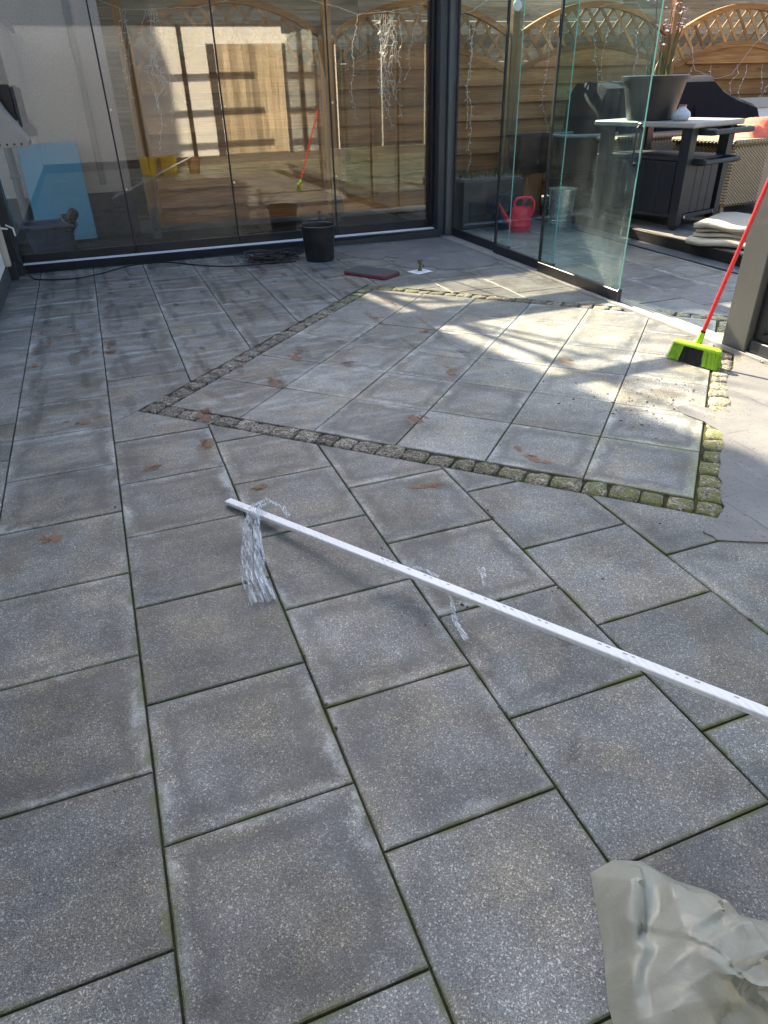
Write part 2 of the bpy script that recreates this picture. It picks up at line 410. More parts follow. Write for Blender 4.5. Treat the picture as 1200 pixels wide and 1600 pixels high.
M['zinc'] = simple('zinc_bin', (.72,.72,.70), .27, .78, .12, 7, .05, 60, .5, .25, (.42,.42,.40))
M['galv'] = simple('galvanised_pipe', (.15,.155,.16), .45, .4, .2, 7, .1, 60, .5, .5, (.16,.16,.16))
M['cab'] = simple('graphite_resin', (.015,.015,.018), .5, 0, .1, 6, .08, 200)
M['cab_light'] = M['cab']
M['cabtop'] = simple('pale_worktop', (.38,.345,.30), .45, 0, .08, 8, 0, 60, .5, .25, (.36,.33,.29))
M['pot'] = simple('taupe_pot', (.028,.024,.024), .42, 0, .1, 5, .05, 60, .5, .25, (.055,.05,.046))
M['vase'] = simple('speckled_stoneware', (.52,.52,.54), .3, 0, .25, 60, .1, 90); M['brown_glaze'] = simple('brown_glaze', (.24,.14,.07), .35)
M['cover'] = simple('navy_cover', (.0035,.0045,.010), .8, 0, .25, 9, .3, 30, .25)
M['leaf'] = simple('leaf_green', (.05,.085,.025), .55, 0, .3, 10); M['flower'] = simple('faded_flower', (.42,.30,.40), .6, 0, .2, 20)
M['stem'] = simple('plant_stem', (.11,.09,.03), .7, 0, .3, 20)
M['orange'] = simple('orange_fabric', (.80,.155,.085), .7, 0, .15, 8, .3, 30); M['cord'] = simple('orange_cord', (.65,.09,.03), .5)
M['cream'] = simple('cream_canvas', (.52,.46,.35), .85, 0, .1, 9, .35, 70, .3, .35, (.40,.33,.22))
M['yellow'] = simple('yellow_plastic', (.72,.50,.012), .4, 0, .1, 6)
M['broom_red'] = simple('red_lacquer', (.60,.018,.022), .32, 0, .08, 4, 0, 60, .5, .12, (.30,.05,.04))
M['broom_green'] = simple('lime_plastic', (.30,.56,.018), .38, 0, .06, 6); M['bristle_green'] = simple('lime_bristle', (.32,.60,.03), .5, 0, .2, 30, 0, 60, .5, .25, (.10,.10,.04))
M['bristle_black'] = simple('black_bristle', (.012,.012,.012), .55)
M['pad'] = simple('grey_foam', (.075,.072,.078), .8, 0, .15, 12, .3, 120, .3, .3, (.13,.12,.12)); M['pad_red'] = simple('red_foam', (.23,.018,.028), .7)
m = N('white_profile'); p = m.coord('Object'); x, y, z = m.sep(p)
dg = m.math('SINE', m.math('MULTIPLY', m.math('ADD', x, m.math('MULTIPLY', y, 1.6)), 190.0))
c = m.mix(m.mapr(m.math('MULTIPLY', dg, m.mapr(m.noise(p, 6, 3, .6), .4, .6, .1, 1)), .1, .9, 0, .5), (.74,.755,.775), (.55,.57,.60))
c = m.mix(m.mapr(m.noise(p, 14, 5, .65), .6, .72, 0, .4), c, (.40,.39,.37))
m.bsdf(c, .34, 0, None, .5); M['white_alu'] = m.mat
M['mark'] = simple('grey_print', (.33,.33,.33), .6)
M['film'] = mat_film('clear_wrap', (.80,.86,.93), .20, .08); M['film_tail'] = mat_film('clear_wrap_tail', (.82,.87,.92), .45, .08); M['film_thin'] = mat_film('clear_wrap_thin', (.84,.87,.92), .22, .08)
M['coating'] = None
M['card'] = simple('white_card', (.72,.73,.75), .6); M['brass'] = simple('tarnished_brass', (.14,.12,.055), .5, .3, .3, 40)
M['cable'] = simple('black_cable', (.010,.010,.011), .42)
M['board'] = simple('blue_insulation_board', (.115,.36,.52), .6, 0, .07, 3, .1, 40, .4, .3, (.16,.44,.60))
M['basin'] = simple('slate_blue_basin', (.055,.070,.115), .45, 0, .1, 6, .08, 50)
M['pump'] = simple('black_pump', (.012,.013,.015), .28, 0, .2, 30); M['pump_grey'] = simple('grey_pump', (.13,.14,.15), .35, .3)
M['hood'] = simple('brushed_sheet_metal', (.30,.29,.275), .42, .35, .08, 4, .06, 200, .5, .2, (.2,.2,.2))
M['chrome'] = simple('chrome', (.75,.75,.76), .08, 1, .05, 4)
M['wire_white'] = simple('white_wire', (.80,.80,.80), .45); M['clip'] = simple('nickel_clip', (.75,.70,.58), .3, .6)
M['white'] = simple('white_paint', (.76,.76,.76), .5, 0, .04, 5, 0, 60, .5, .15, (.55,.54,.52)); M['window'] = simple('dark_window', (.02,.023,.027), .08)
M['terracotta'] = simple('brown_clay', (.10,.06,.035), .8, 0, .2, 10)
M['paver_far'] = simple('distant_ground', (.13,.125,.10), .9, 0, .3, 2, .4, 20)
M['grate'] = simple('drain_grate', (.24,.27,.31), .4, .6, .1, 10)
M['trays'] = simple('black_trays', (.020,.021,.022), .35, 0, .2, 9, 0, 60, .5, .75, (.30,.30,.29)); M['rim_glint'] = simple('rim_highlight', (.24,.25,.26), .45, 0, .2, 14)  # tub rim highlight painted as a paler colour
M['skin'] = simple('skin', (.50,.30,.22), .5); M['jacket'] = simple('dark_jacket', (.030,.032,.040), .8, 0, .2, 10, .3, 40); M['jeans'] = simple('dark_jeans', (.035,.045,.075), .85, 0, .2, 10); M['hair'] = simple('dark_hair', (.03,.02,.015), .6)
# grey skim coating
m = N('grey_skim_coat'); po = m.pos()
c = m.mix(m.mapr(m.noise(po, 2.6, 5, .6), .35, .7, 0, 1), (.14,.14,.143), (.18,.177,.172))
c = m.mix(m.mapr(m.noise(m.scalev(po, (5, 1.2, 1)), 3, 6, .65), .56, .70, 0, .35), c, (.29,.285,.27))
px, py, pz = m.sep(po)
wob = m.mapr(m.noise(po, 4, 3, .6), .2, .8, -.012, .012, False)
jx = m.math('ABSOLUTE', m.math('SUBTRACT', m.math('FRACT', m.math('ADD', m.math('MULTIPLY', m.math('ADD', px, wob), 2.0), .506)), .5))
jy = m.math('ABSOLUTE', m.math('SUBTRACT', m.math('FRACT', m.math('ADD', m.math('MULTIPLY', m.math('ADD', py, wob), 2.0), .94)), .5))
jl = m.math('MULTIPLY', m.mapr(m.math('MINIMUM', jx, jy), .018, .003, 0, 1), m.mapr(m.noise(po, 3.3, 4, .6), .42, .6, 0, .7))
c = m.mix(jl, c, (.085,.084,.085))
c = m.mix(m.mapr(m.noise(m.scalev(po, (1.5,7,1)), 5, 5, .7), .56, .68, 0, .35), c, (.13,.128,.125))
c = m.mix(m.mapr(m.noise(po, 55, 4, .7), .60, .70, 0, .55), c, (.07,.068,.065))
c = m.mix(m.mapr(m.sep(m.voro(po, 120))[0], .965, .975, 0, .6), c, (.06,.05,.04))
c = m.mix(m.mapr(m.noise(po, 9, 5, .7), .60, .75, 0, .4), c, (.10,.092,.08))
m.bsdf(c, m.mapr(m.noise(po, 4, 3, .5), .3, .7, .40, .62, False), 0, m.bump(m.math('SUBTRACT', m.noise(po, 18, 6, .65), m.math('MULTIPLY', jl, .5)), .28, .008), .4); M['coating'] = m.mat
# rattan weave
m = N('rattan_weave'); p = m.coord('Object'); x, y, z = m.sep(p)
s_ = m.math('ADD', x, y)
wx = m.math('SINE', m.math('MULTIPLY', s_, 120.0)); wz = m.math('SINE', m.math('MULTIPLY', z, 190.0))
wv = m.math('MULTIPLY', wx, wz)
c = m.mix(m.mapr(wv, -.7, .5, 0, 1), (.08,.052,.026), (.42,.315,.185))
c = m.mix(1, c, m.mapr(m.noise(p, 30, 3, .6), .3, .7, .75, 1.2, False), 'MULTIPLY')
m.bsdf(c, .55, 0, m.bump(wv, .8, .006), .4); M['rattan'] = m.mat
# crumpled greenish plastic bag
m = N('grey_green_polythene'); p = m.coord('Object')
n1 = m.noise(p, 9, 5, .6, dist=1.2); v1 = m.voro(p, 16, 'Distance')
c = m.mix(m.mapr(n1, .35, .65, 0, 1), (.345,.35,.285), (.43,.44,.37))
nm = m.bump(m.noise(p, 26, 4, .6, dist=2.0), .22, .006)
a = m.bsdf(c, .30, 0, nm, .55, out=False)
t_ = m.n('ShaderNodeBsdfTranslucent'); m.setin(t_, 0, (.42,.45,.38,1)); m.l(nm, t_.inputs['Normal'])
ms = m.n('ShaderNodeMixShader'); ms.inputs[0].default_value = .3; m.l(a, ms.inputs[1]); m.l(t_.outputs[0], ms.inputs[2]); m.l(ms.outputs[0], m.out.inputs[0]); M['bag'] = m.mat
# stains: attribute alpha, soft ragged edge
def mat_stain(name, c1, c2, op):
    m = N(name); po = m.pos(); at = m.n('ShaderNodeAttribute'); at.attribute_name = 'alpha'
    n1 = m.noise(po, 38, 5, .7); n2 = m.noise(po, 190, 3, .6)
    k = m.math('ADD', at.outputs['Fac'], m.mapr(n1, .25, .75, -.55, .35, False))
    k = m.math('MULTIPLY', m.mapr(k, .15, .6, 0, op), m.mapr(n2, .3, .6, .45, 1))
    pr = m.bsdf(m.mix(n1, c1, c2), .8, out=False, spec=.25)
    tr = m.n('ShaderNodeBsdfTransparent'); ms = m.n('ShaderNodeMixShader'); m.l(k, ms.inputs[0]); m.l(tr.outputs[0], ms.inputs[1]); m.l(pr, ms.inputs[2]); m.l(ms.outputs[0], m.out.inputs[0])
    return m.mat
M['rust'] = mat_stain('rust_stain', (.22,.13,.085), (.36,.205,.125), .75)
M['dark'] = mat_stain('dark_stain', (.070,.062,.054), (.12,.105,.088), .23)

RND = random.Random(7)
# ------------------------------------------------------------------ ground
def clip(poly, n, d):
    """keep the part of poly where n.p <= d"""
    out = []
    for i in range(len(poly)):
        p, q = poly[i], poly[(i+1) % len(poly)]
        a = n[0]*p[0]+n[1]*p[1]-d; b = n[0]*q[0]+n[1]*q[1]-d
        if a <= 0: out.append(p)
        if a*b < 0:
            t = a/(a-b); out.append((p[0]+(q[0]-p[0])*t, p[1]+(q[1]-p[1])*t))
    return out
def area(p): return .5*sum(p[i][0]*p[(i+1) % len(p)][1]-p[(i+1) % len(p)][0]*p[i][1] for i in range(len(p)))
def clean(p, eps=.004):
    o = []
    for q in p:
        if not o or hypot(q[0]-o[-1][0], q[1]-o[-1][1]) > eps: o.append(q)
    if len(o) > 1 and hypot(o[0][0]-o[-1][0], o[0][1]-o[-1][1]) < eps: o.pop()
    return o
def inset(poly, d):
    """each edge of a ccw convex polygon moved inwards, vertex by vertex"""
    n = len(poly); out = []
    for i in range(n):
        a, b, c = poly[i-1], poly[i], poly[(i+1) % n]
        d1 = Vector((b[0]-a[0], b[1]-a[1])).normalized(); d2 = Vector((c[0]-b[0], c[1]-b[1])).normalized()
        n1 = Vector((-d1.y, d1.x)); n2 = Vector((-d2.y, d2.x)); k = n1+n2
        if k.length < .2: return None
        k = k*(1/max(.25, (k.length/2)**2))/2
        out.append((b[0]+k.x*d, b[1]+k.y*d))
    return out
def slab_mesh(poly, th=.035, ch=.004, mat='slab'):
    n = len(poly); inn = inset(poly, ch)
    b = MB(); vs = [(x, y, -th) for x, y in poly]+[(x, y, -ch*.8) for x, y in poly]
    fs = [(i, (i+1) % n, n+(i+1) % n, n+i) for i in range(n)]
    if inn:
        vs += [(x, y, 0) for x, y in inn]; fs += [(n+i, n+(i+1) % n, 2*n+(i+1) % n, 2*n+i) for i in range(n)]; fs.append(tuple(2*n+i for i in range(n)))
    else: fs.append(tuple(n+i for i in range(n)))
    b.add(vs, fs); return b.mesh('paving_slab', M[mat])

gs = MB(); gs.box((-150,-150,-.6), (150,150,-.06)); tag(gs.build('ground', M['paver_far']), kind='structure')
bed = MB(); bed.box((-1.2,-3.6,-.058), (5.94,9.6,-.011)); patio = tag(bed.build('patio', M['bed']), kind='structure')

CX, CY, HALF = 2.405, 3.40, 1.462
S2 = sqrt(.5)
GAP = .0034
full = [(-.25+GAP,-.25+GAP), (.25-GAP,-.25+GAP), (.25-GAP,.25-GAP), (-.25+GAP,.25-GAP)]
full_me = slab_mesh(full)
def put_slab(poly_w, cx, cy, rz=0.0, me=None, mat='slab'):
    """poly in world; object origin is the slab's own centre"""
    if me is None:
        c, s = cos(-rz), sin(-rz)
        loc = [((x-cx)*c-(y-cy)*s, (x-cx)*s+(y-cy)*c) for x, y in poly_w]
        loc = clean(loc)
        if len(loc) < 3 or abs(area(loc)) < .0035: return
        if area(loc) < 0: loc = loc[::-1]
        # cut edges get half a joint too: shrink
        me = slab_mesh(loc, mat=mat)
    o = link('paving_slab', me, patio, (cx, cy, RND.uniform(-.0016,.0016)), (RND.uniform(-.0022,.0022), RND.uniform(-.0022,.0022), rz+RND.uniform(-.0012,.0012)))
    return o
cols = [(-.80,-.516,0.0), (-.516,0,.2386), (0,.507,.496), (.507,1.004,.2795), (1.004,1.495,.0325), (1.495,1.997,.2837), (1.997,2.497,.03), (2.497,2.997,.28), (2.997,3.497,.03), (3.497,4.03,.28), (4.19,4.69,.03), (4.69,5.19,.28), (5.19,5.72,.03)]
DR = 1.597
for (x0, x1, off) in cols:
    out = x0 > 4.1
    k = int((2.6 if out else -1.5)/.5) - 1
    while True:
        y0 = off + .5*k; y1 = y0 + .5; k += 1
        if y1 < (2.55 if out else -1.2): continue
        ytop = 9.4 if out else (7.72 if x0 > -.9 else 7.7)
        if y0 > ytop: break
        cx, cy = (x0+x1)/2, (y0+y1)/2
        poly = [(x0+GAP,y0+GAP), (x1-GAP,y0+GAP), (x1-GAP,min(y1,ytop)-GAP), (x0+GAP,min(y1,ytop)-GAP)]
        if min(y1,ytop)-y0 < .05: continue
        A = lambda p: ((p[0]-CX)-(p[1]-CY))*S2
        if all(max(abs(((p[0]-CX)-(p[1]-CY))*S2), abs(((p[0]-CX)+(p[1]-CY))*S2)) < DR for p in poly): continue
        dA = (S2, -S2); kA = (CX-CY)*S2; dB = (S2, S2); kB = (CX+CY)*S2
        fa = [((p[0]-CX)-(p[1]-CY))*S2 for p in poly]; fb = [((p[0]-CX)+(p[1]-CY))*S2 for p in poly]
        whole = max(fa) <= -DR or min(fa) >= DR or max(fb) <= -DR or min(fb) >= DR
        pieces = [clip(poly, dA, kA-DR)]
        rem = clip(poly, (-S2, S2), -(kA-DR))
        if rem: pieces.append(clip(rem, (-S2, S2), -(kA+DR))); rem = clip(rem, dA, kA+DR)
        if rem: pieces.append(clip(rem, dB, kB-DR)); rem = clip(rem, (-S2, -S2), -(kB-DR))
        if rem: pieces.append(clip(rem, (-S2, -S2), -(kB+DR)))
        if whole: pieces = [poly]
        pieces = [p for p in pieces if len(p) >= 3 and abs(area(p)) > .0035]
        if len(pieces) == 1 and abs(abs(area(pieces[0]))-abs(area(full))) < .0006:
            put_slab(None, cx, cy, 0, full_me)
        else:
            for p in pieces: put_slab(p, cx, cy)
# diamond field, laid at 45 degrees
cuts = [-1.462,-.97,-.482,.003,.49,.972,1.462]
def AB(a, b): return (CX+(a+b)*S2, CY+(b-a)*S2)
for i in range(6):
    for j in range(6):
        a0, a1, b0, b1 = cuts[i]+.003, cuts[i+1]-.003, cuts[j]+.003, cuts[j+1]-.003
        poly = [AB(a0,b0), AB(a1,b0), AB(a1,b1), AB(a0,b1)]
        ca, cb = (a0+a1)/2, (b0+b1)/2; cx, cy = AB(ca, cb)
        for side in (0, 1):
            q = clip(poly, (1,0), 4.03) if side == 0 else clip(poly, (-1,0), -4.19)
            if len(q) >= 3: put_slab(q, cx, cy, -pi/4, None, 'slab_field')
# cobbles
def cobble_mesh(r):
    b = MB(); n = 4
    import bmesh
    bm = bmesh.new(); bmesh.ops.create_cube(bm, size=1.0); bmesh.ops.subdivide_edges(bm, edges=bm.edges[:], cuts=2, use_grid_fill=True)
    for v in bm.verts:
        p = v.co.copy()
        q = Vector((math.copysign(abs(p.x*2)**1.0, p.x), p.y*2, p.z*2))
        L = (abs(q.x)**9+abs(q.y)**9+abs(q.z)**5)**(1/9)
        q = q/max(L, 1e-6)*.5 if L > 0 else q
        v.co = Vector((q.x+r.uniform(-.045,.045), q.y+r.uniform(-.045,.045), q.z+r.uniform(-.05,.05)))
    me = bpy.data.meshes.new('cobblestone'); bm.to_mesh(me); bm.free(); me.materials.append(M['cobble'])
    me.polygons.foreach_set('use_smooth', [True]*len(me.polygons))
    return me
cob = [cobble_mesh(RND) for _ in range(9)]
def lay(fn, a0, a1, rz):
    a = a0
    while a < a1-.05:
        L = min(RND.uniform(.105,.15), a1-a)
        if a1-a-L < .07: L = a1-a
        x, y = fn(a+L/2)
        a += L
        if 3.99 < x < 4.23: continue
        o = link('cobblestone', RND.choice(cob), patio, (x, y, -.038+RND.uniform(-.006,.003)), (RND.uniform(-.05,.05), RND.uniform(-.05,.05), rz+RND.uniform(-.04,.04)+RND.choice((0,pi))))
        o.scale = (L-.006+RND.uniform(-.006,.003), .118+RND.uniform(-.012,.008), .085)
lay(lambda a: AB(a,-1.53), -1.585, 1.585, -pi/4)
lay(lambda b: AB(1.53,b), -1.465, 1.465, pi/4)
lay(lambda a: AB(a,1.53), -1.585, 1.585, -pi/4)
lay(lambda b: AB(-1.53,b), -1.465, 1.465, pi/4)

# grey skim coat sheets lying on the slabs
def sheet(name, pts, z, kind=None, wob=.03):
    r = random.Random(len(pts)); ring = []
    for i in range(len(pts)):
        p, q = pts[i], pts[(i+1) % len(pts)]
        straight = (len(p) > 2)
        n = max(2, int(hypot(q[0]-p[0], q[1]-p[1])/.07))
        for k in range(n):
            t = k/n; w = 0 if straight else wob
            ring.append((p[0]+(q[0]-p[0])*t+r.uniform(-w,w)*(k > 0), p[1]+(q[1]-p[1])*t+r.uniform(-w,w)*(k > 0)))
    from mathutils.geometry import tessellate_polygon
    tri = tessellate_polygon([[Vector((x,y,0)) for x, y in ring]])
    n = len(ring); vs = [(x,y,z) for x, y in ring]+[(x,y,-.004) for x, y in ring]
    b = MB(); b.add(vs, [tuple(t) for t in tri]+[(i,(i+1) % n,n+(i+1) % n,n+i) for i in range(n)])
    return tag(b.build(name, M['coating']), kind='structure')
sheet('skim_coat', [(2.60,7.30),(2.60,7.60,1),(4.02,7.48,1),(4.02,6.0),(3.86,5.86),(3.62,5.80),(3.32,5.86),(3.20,6.1),(3.05,6.05),(2.95,6.35),(3.12,6.6),(3.02,6.75),(2.88,6.62),(2.66,6.95)], .0042)
sheet('skim_coat', [(4.02,2.68,1),(4.02,.4),(2.62,.84),(2.40,.95),(2.25,1.03),(2.24,1.10),(2.36,1.15),(2.47,1.22),(2.53,1.30),(2.62,1.39),(2.64,1.44),(2.76,1.55),(2.88,1.66),(2.95,1.74),(3.02,1.82),(3.03,1.95),(3.0,2.08),(3.03,2.17),(3.14,2.17),(3.22,2.03),(3.34,2.11),(3.50,2.27),(3.74,2.50)], .0052, wob=.014)

# stains on the paving
def stain_obj(name, mat, lst):
    b = MB(); al = []
    big = list(lst)
    for (x, y, rx, ry, ang) in (lst if 'rust' in name else []):
        for _ in range(3): big.append((x+RND.gauss(0,rx*.7), y+RND.gauss(0,ry*.7), rx*RND.uniform(.25,.7), ry*RND.uniform(.25,.7), ang+RND.uniform(-.6,.6)))
    for (x, y, rx, ry, ang) in big:
        n = 18; vs = [(x,y,.0032)]; a = [1.0]
        for ring_, av in ((.35,.92),(.7,.5),(1.0,0.0)):
            for k in range(n):
                t = 2*pi*k/n; w = RND.uniform(.88,1.12)*ring_
                dx, dy = rx*cos(t)*w, ry*sin(t)*w
                vs.append((x+dx*cos(ang)-dy*sin(ang), y+dx*sin(ang)+dy*cos(ang), .0032)); a.append(av)
        fs = [(0,1+k,1+(k+1) % n) for k in range(n)]+[(1+q*n+k,1+(q+1)*n+k,1+(q+1)*n+(k+1) % n,1+q*n+(k+1) % n) for q in (0,1) for k in range(n)]
        b.add(vs, fs); al += a
    me = b.mesh(name, mat); at = me.attributes.new('alpha', 'FLOAT', 'POINT'); at.data.foreach_set('value', al)
    return tag(link(name, me), kind='stuff')
rust = []; dark = []
for c0 in (-.52, 0, .507, 1.004, 1.495, 1.997):
    for fx in (.22, .70):
        y = 3.4
        while y < 7.45:
            y += RND.uniform(.10,.55); x = c0+.5*fx+RND.gauss(0,.03)
            if max(abs(((x-CX)-(y-CY))*S2), abs(((x-CX)+(y-CY))*S2)) < 1.6 and RND.random() < .55: continue
            if RND.random() < .36: rust.append((x+RND.gauss(0,.03), y, RND.uniform(.015,.05), RND.uniform(.02,.06), RND.uniform(-.5,.5)))
            if RND.random() < .85: dark.append((x, y, RND.uniform(.022,.05), RND.uniform(.10,.42), RND.uniform(-.06,.06)))
for (x, y, a, b_) in [(.50,3.17,.05,.14),(.47,2.78,.05,.07),(-.15,3.35,.06,.05),(.16,2.62,.05,.03),(.62,2.2,.05,.03),(-.28,2.12,.04,.05),(.05,4.6,.06,.07),(1.6,2.62,.04,.09),(1.95,1.95,.035,.08),(2.1,3.2,.04,.07),(2.9,3.1,.06,.05),(1.25,3.9,.05,.07),(1.0,3.5,.05,.10),(2.3,4.1,.05,.05),(1.35,1.9,.12,.02)]:
    rust.append((x, y, a, b_, RND.uniform(-.3,.3)))
for (x, y, a, b_) in [(.62,3.42,.05,.20),(-.25,2.72,.05,.06),(1.02,.72,.05,.04),(2.65,2.05,.16,.10),(3.05,2.35,.25,.12),(2.85,2.35,.10,.25),(.5,.35,.05,.05),(.05,.1,.05,.03),(1.1,.35,.035,.03),(1.35,.75,.04,.04)]:
    dark.append((x, y, a, b_, RND.uniform(-.6,.6)))
stain_obj('rust_stains', M['rust'], rust); stain_obj('dirt_stains', M['dark'], dark)
# crumbs and bits of leaf
deb = MB()
for _ in range(230):
    zone = RND.random()
    if zone < .5: x, y = RND.gauss(3.0,.28), RND.gauss(2.35,.22)
    elif zone < .85: x, y = RND.uniform(-.6,3.9), RND.uniform(-.3,7.2)
    else:
        t = RND.uniform(-.3,.3); x, y = 1.2+t, 1.02+RND.gauss(0,.02)
        if RND.random() < .6: x, y = RND.choice((.507,1.004,1.495,1.997))+RND.gauss(0,.01), RND.uniform(-.2,1.8)
    s = RND.uniform(.0015,.006); a = RND.uniform(0,pi); z = .003
    e = Vector((cos(a),sin(a),0))*s*RND.uniform(1,2.6); g = Vector((-sin(a),cos(a),0))*s
    p = Vector((x,y,z)); deb.add([p-e-g*.3, p+g, p+e, p-g, p+Vector((0,0,s*.9))], [(0,1,4),(1,2,4),(2,3,4),(3,0,4)])
tag(deb.build('leaf_crumbs', simple('leaf_crumb', (.085,.055,.03), .9, 0, .5, 30)), kind='stuff')

# ------------------------------------------------------------------ back glass wall
YG = 7.70
fr = thing('glass_wall_frame', 'dark grey aluminium frame of the back glass wall with its low plinth, corner post and pale rail strip', 'window frame', (0,0,0))
b = MB()     # plinth follows the paving, slightly skewed
b.add([(-.80,7.70,-.05),(4.0,7.47,-.05),(4.0,7.47,.092),(-.80,7.64,.092),(-.80,7.86,-.05),(4.0,7.86,-.05),(4.0,7.86,.092),(-.80,7.86,.092)], [(0,1,2,3),(4,7,6,5),(3,2,6,7),(0,3,7,4),(1,5,6,2),(0,4,5,1)])
b.build('plinth', M['alu'], fr)
b = MB(); b.add([(-.66,7.612,.094),(3.97,7.545,.094),(3.97,7.60,.106),(-.66,7.662,.106),(-.66,7.672,.094),(3.97,7.672,.094)], [(0,1,2,3),(3,2,5,4),(0,3,4),(1,5,2)]); b.build('rail_strip', M['strip'], fr)
MB().cbox((3.985,7.50,-.05),(4.075,7.86,2.75),.006).build('corner_post', M['alu'], fr)
MB().cbox((4.079,7.46,.02),(4.20,7.60,2.75),.006).build('end_profile', M['alu_post'], fr)
MB().cbox((3.955,7.63,.115),(3.982,7.75,2.5),.004).build('jamb', M['alu_dark'], fr)
MB().cbox((-.78,7.60,-.02),(-.665,7.82,2.5),.006).build('jamb', M['alu'], fr)
MB().cbox((-.80,7.58,2.50),(4.2,7.84,2.68),.006).build('head_beam', M['alu'], fr)
xs = [-.655, .477, 1.605, 2.775, 3.955]
lab = ['leftmost pane of the back glass wall, in front of the blue board', 'second pane from the left of the back glass wall, showing the wooden fence post behind', 'third pane of the back glass wall, in front of which the black cable coil lies', 'rightmost pane of the back glass wall, beside the corner post']
for i in range(4):
    x0, x1 = xs[i], xs[i+1]; yy = YG+.0015*i
    p = thing('glass_panel', lab[i], 'glass panel', (x0, yy, .10), 0, 'fixed glass panels along the back')
    w = x1-x0
    pn = MB().box((.006,-.005,.07),(w-.006,.005,2.42)).build('pane', M['glass'], p)
    MB().cbox((.002,-.022,.0),(w-.002,.022,.085),.004).build('bottom_rail', M['alu_dark'], p)
    MB().box((w-.012,-.0075,.085),(w+.004,.0075,2.42)).build('edge_seal', M['rubber'], p)
    for z in (.62, 1.34):
        MB().cbox((.012,-.014,z),(.030,.014,z+.022),.003).build('clip', M['clip'], pn)
# ------------------------------------------------------------------ right sliding panels
tr = thing('floor_track', 'bare aluminium floor track of the sliding glass doors', 'door track', (4.03,2.55,0))
MB().box((0,0,-.03),(.165,4.95,.004)).build('base_plate', M['alu_bright'], tr)
for k, x in enumerate((.0,.041,.082,.123,.157)):
    MB().box((x,0,.0045),(x+.008,4.95,.017 if k else .019)).build('rail', M['alu_bright'], tr)
tb = thing('roof_beam', 'dark aluminium beam over the sliding glass doors', 'beam', (4.03,2.4,2.42)); MB().cbox((0,0,0),(.17,5.2,.2),.006).build('beam', M['alu'], tb)
segs = [('innermost sliding glass door, next to the corner post', 4.168, 7.44, 6.10, 'glass_clear'), ('middle sliding glass door, overlapping the dusty one', 4.127, 6.32, 5.18, 'glass_clear'), ('nearest sliding glass door, dusty and with a green glass edge and a handle', 4.086, 5.36, 4.115, 'glass_dirty')]
for i, (lb, x, ya, yb, gm) in enumerate(segs):
    p = thing('sliding_glass_door', lb, 'glass door', (x, yb, .018), 0, 'sliding glass doors on the right')
    L = ya-yb
    pn = MB().box((-.004,.006,.075),(.004,L-.006,2.40)).build('pane', M[gm], p)
    MB().box((-.0042,0,.075),(.0042,.0055,2.40)).build('glass_edge', M['glass_edge'], pn)
    MB().cbox((-.017,-.002,.0),(.017,L,.088),.004).build('bottom_rail', M['alu_dark'], p)
    MB().box((-.010,L-.02,.09),(.010,L+.004,2.40)).build('edge_seal', M['rubber'], p)
    MB().cbox((-.019,-.012,-.002),(.019,.0,.10),.003).build('end_cap', M['alu'], p)
    if i == 2:
        h = MB(); zc = 1.155
        h.tube([(-.02,.035,zc-.13),(-.034,.035,zc-.12),(-.036,.035,zc),(-.034,.035,zc+.12),(-.02,.035,zc+.13)], .007, 8)
        h.cbox((-.02,.02,zc-.15),(-.0045,.05,zc-.115),.003); h.cbox((-.02,.02,zc+.115),(-.0045,.05,zc+.15),.003)
        h.build('handle', M['alu_dark'], pn)
        c = MB(); c.tube([(.02,.035,zc-.13),(.034,.035,zc-.12),(.036,.035,zc),(.034,.035,zc+.12),(.02,.035,zc+.13)], .007, 8); c.build('handle', M['alu_dark'], pn)
# post at the right, with the next glazed bay
po = thing('door_post', 'grey aluminium post at the right end of the floor track, partly sunlit', 'post', (4.055,2.72,0))
MB().cbox((0,0,-.02),(.15,.20,2.62),.005).build('post', M['alu_post'], po)
sp = thing('side_glazing', 'dark framed glass panel to the right of the grey post', 'glass panel', (4.075,.6,0))
MB().cbox((0,0,-.01),(.13,2.10,.10),.005).build('sill', M['alu'], sp)
MB().box((-.02,0,-.02),(-.003,2.10,.018)).build('sill_strip', M['alu_bright'], sp)
MB().cbox((.03,2.045,.103),(.10,2.115,2.45),.004).build('frame', M['alu_dark'], sp)
MB().cbox((.02,.0,.103),(.11,2.04,.15),.004).build('frame', M['alu_dark'], sp)
MB().box((.06,.0,.153),(.068,2.04,2.45)).build('pane', M['glass_clear'], sp)
MB().cbox((0,0,2.46),(.13,2.1,2.62),.005).build('frame', M['alu'], sp)
# rafters of the terrace frame
for x, lb in ((-.72,'dark aluminium rafter above the left wall'),):
    o = MB().cbox((-.03,-11.2,0),(.03,0,.09),.004).build('rafter', M['alu'], None, False, (x,7.70,2.70)); tag(o, lb, 'rafter', 'roof bars over the patio')
for y, lb in ((-2.3,'dark cross bar over the patio nearest the house wall'),(-1.35,'second dark cross bar over the patio from the house wall'),(-.45,'third dark cross bar over the patio from the house wall'),(6.45,'dark cross bar over the patio nearest the back glass wall')):
    o = MB().cbox((-.86,-.04,0),(4.15,.04,.10),.004).build('cross_bar', M['alu'], None, False, (0,y,2.80)); tag(o, lb, 'cross bar', 'roof bars over the patio')
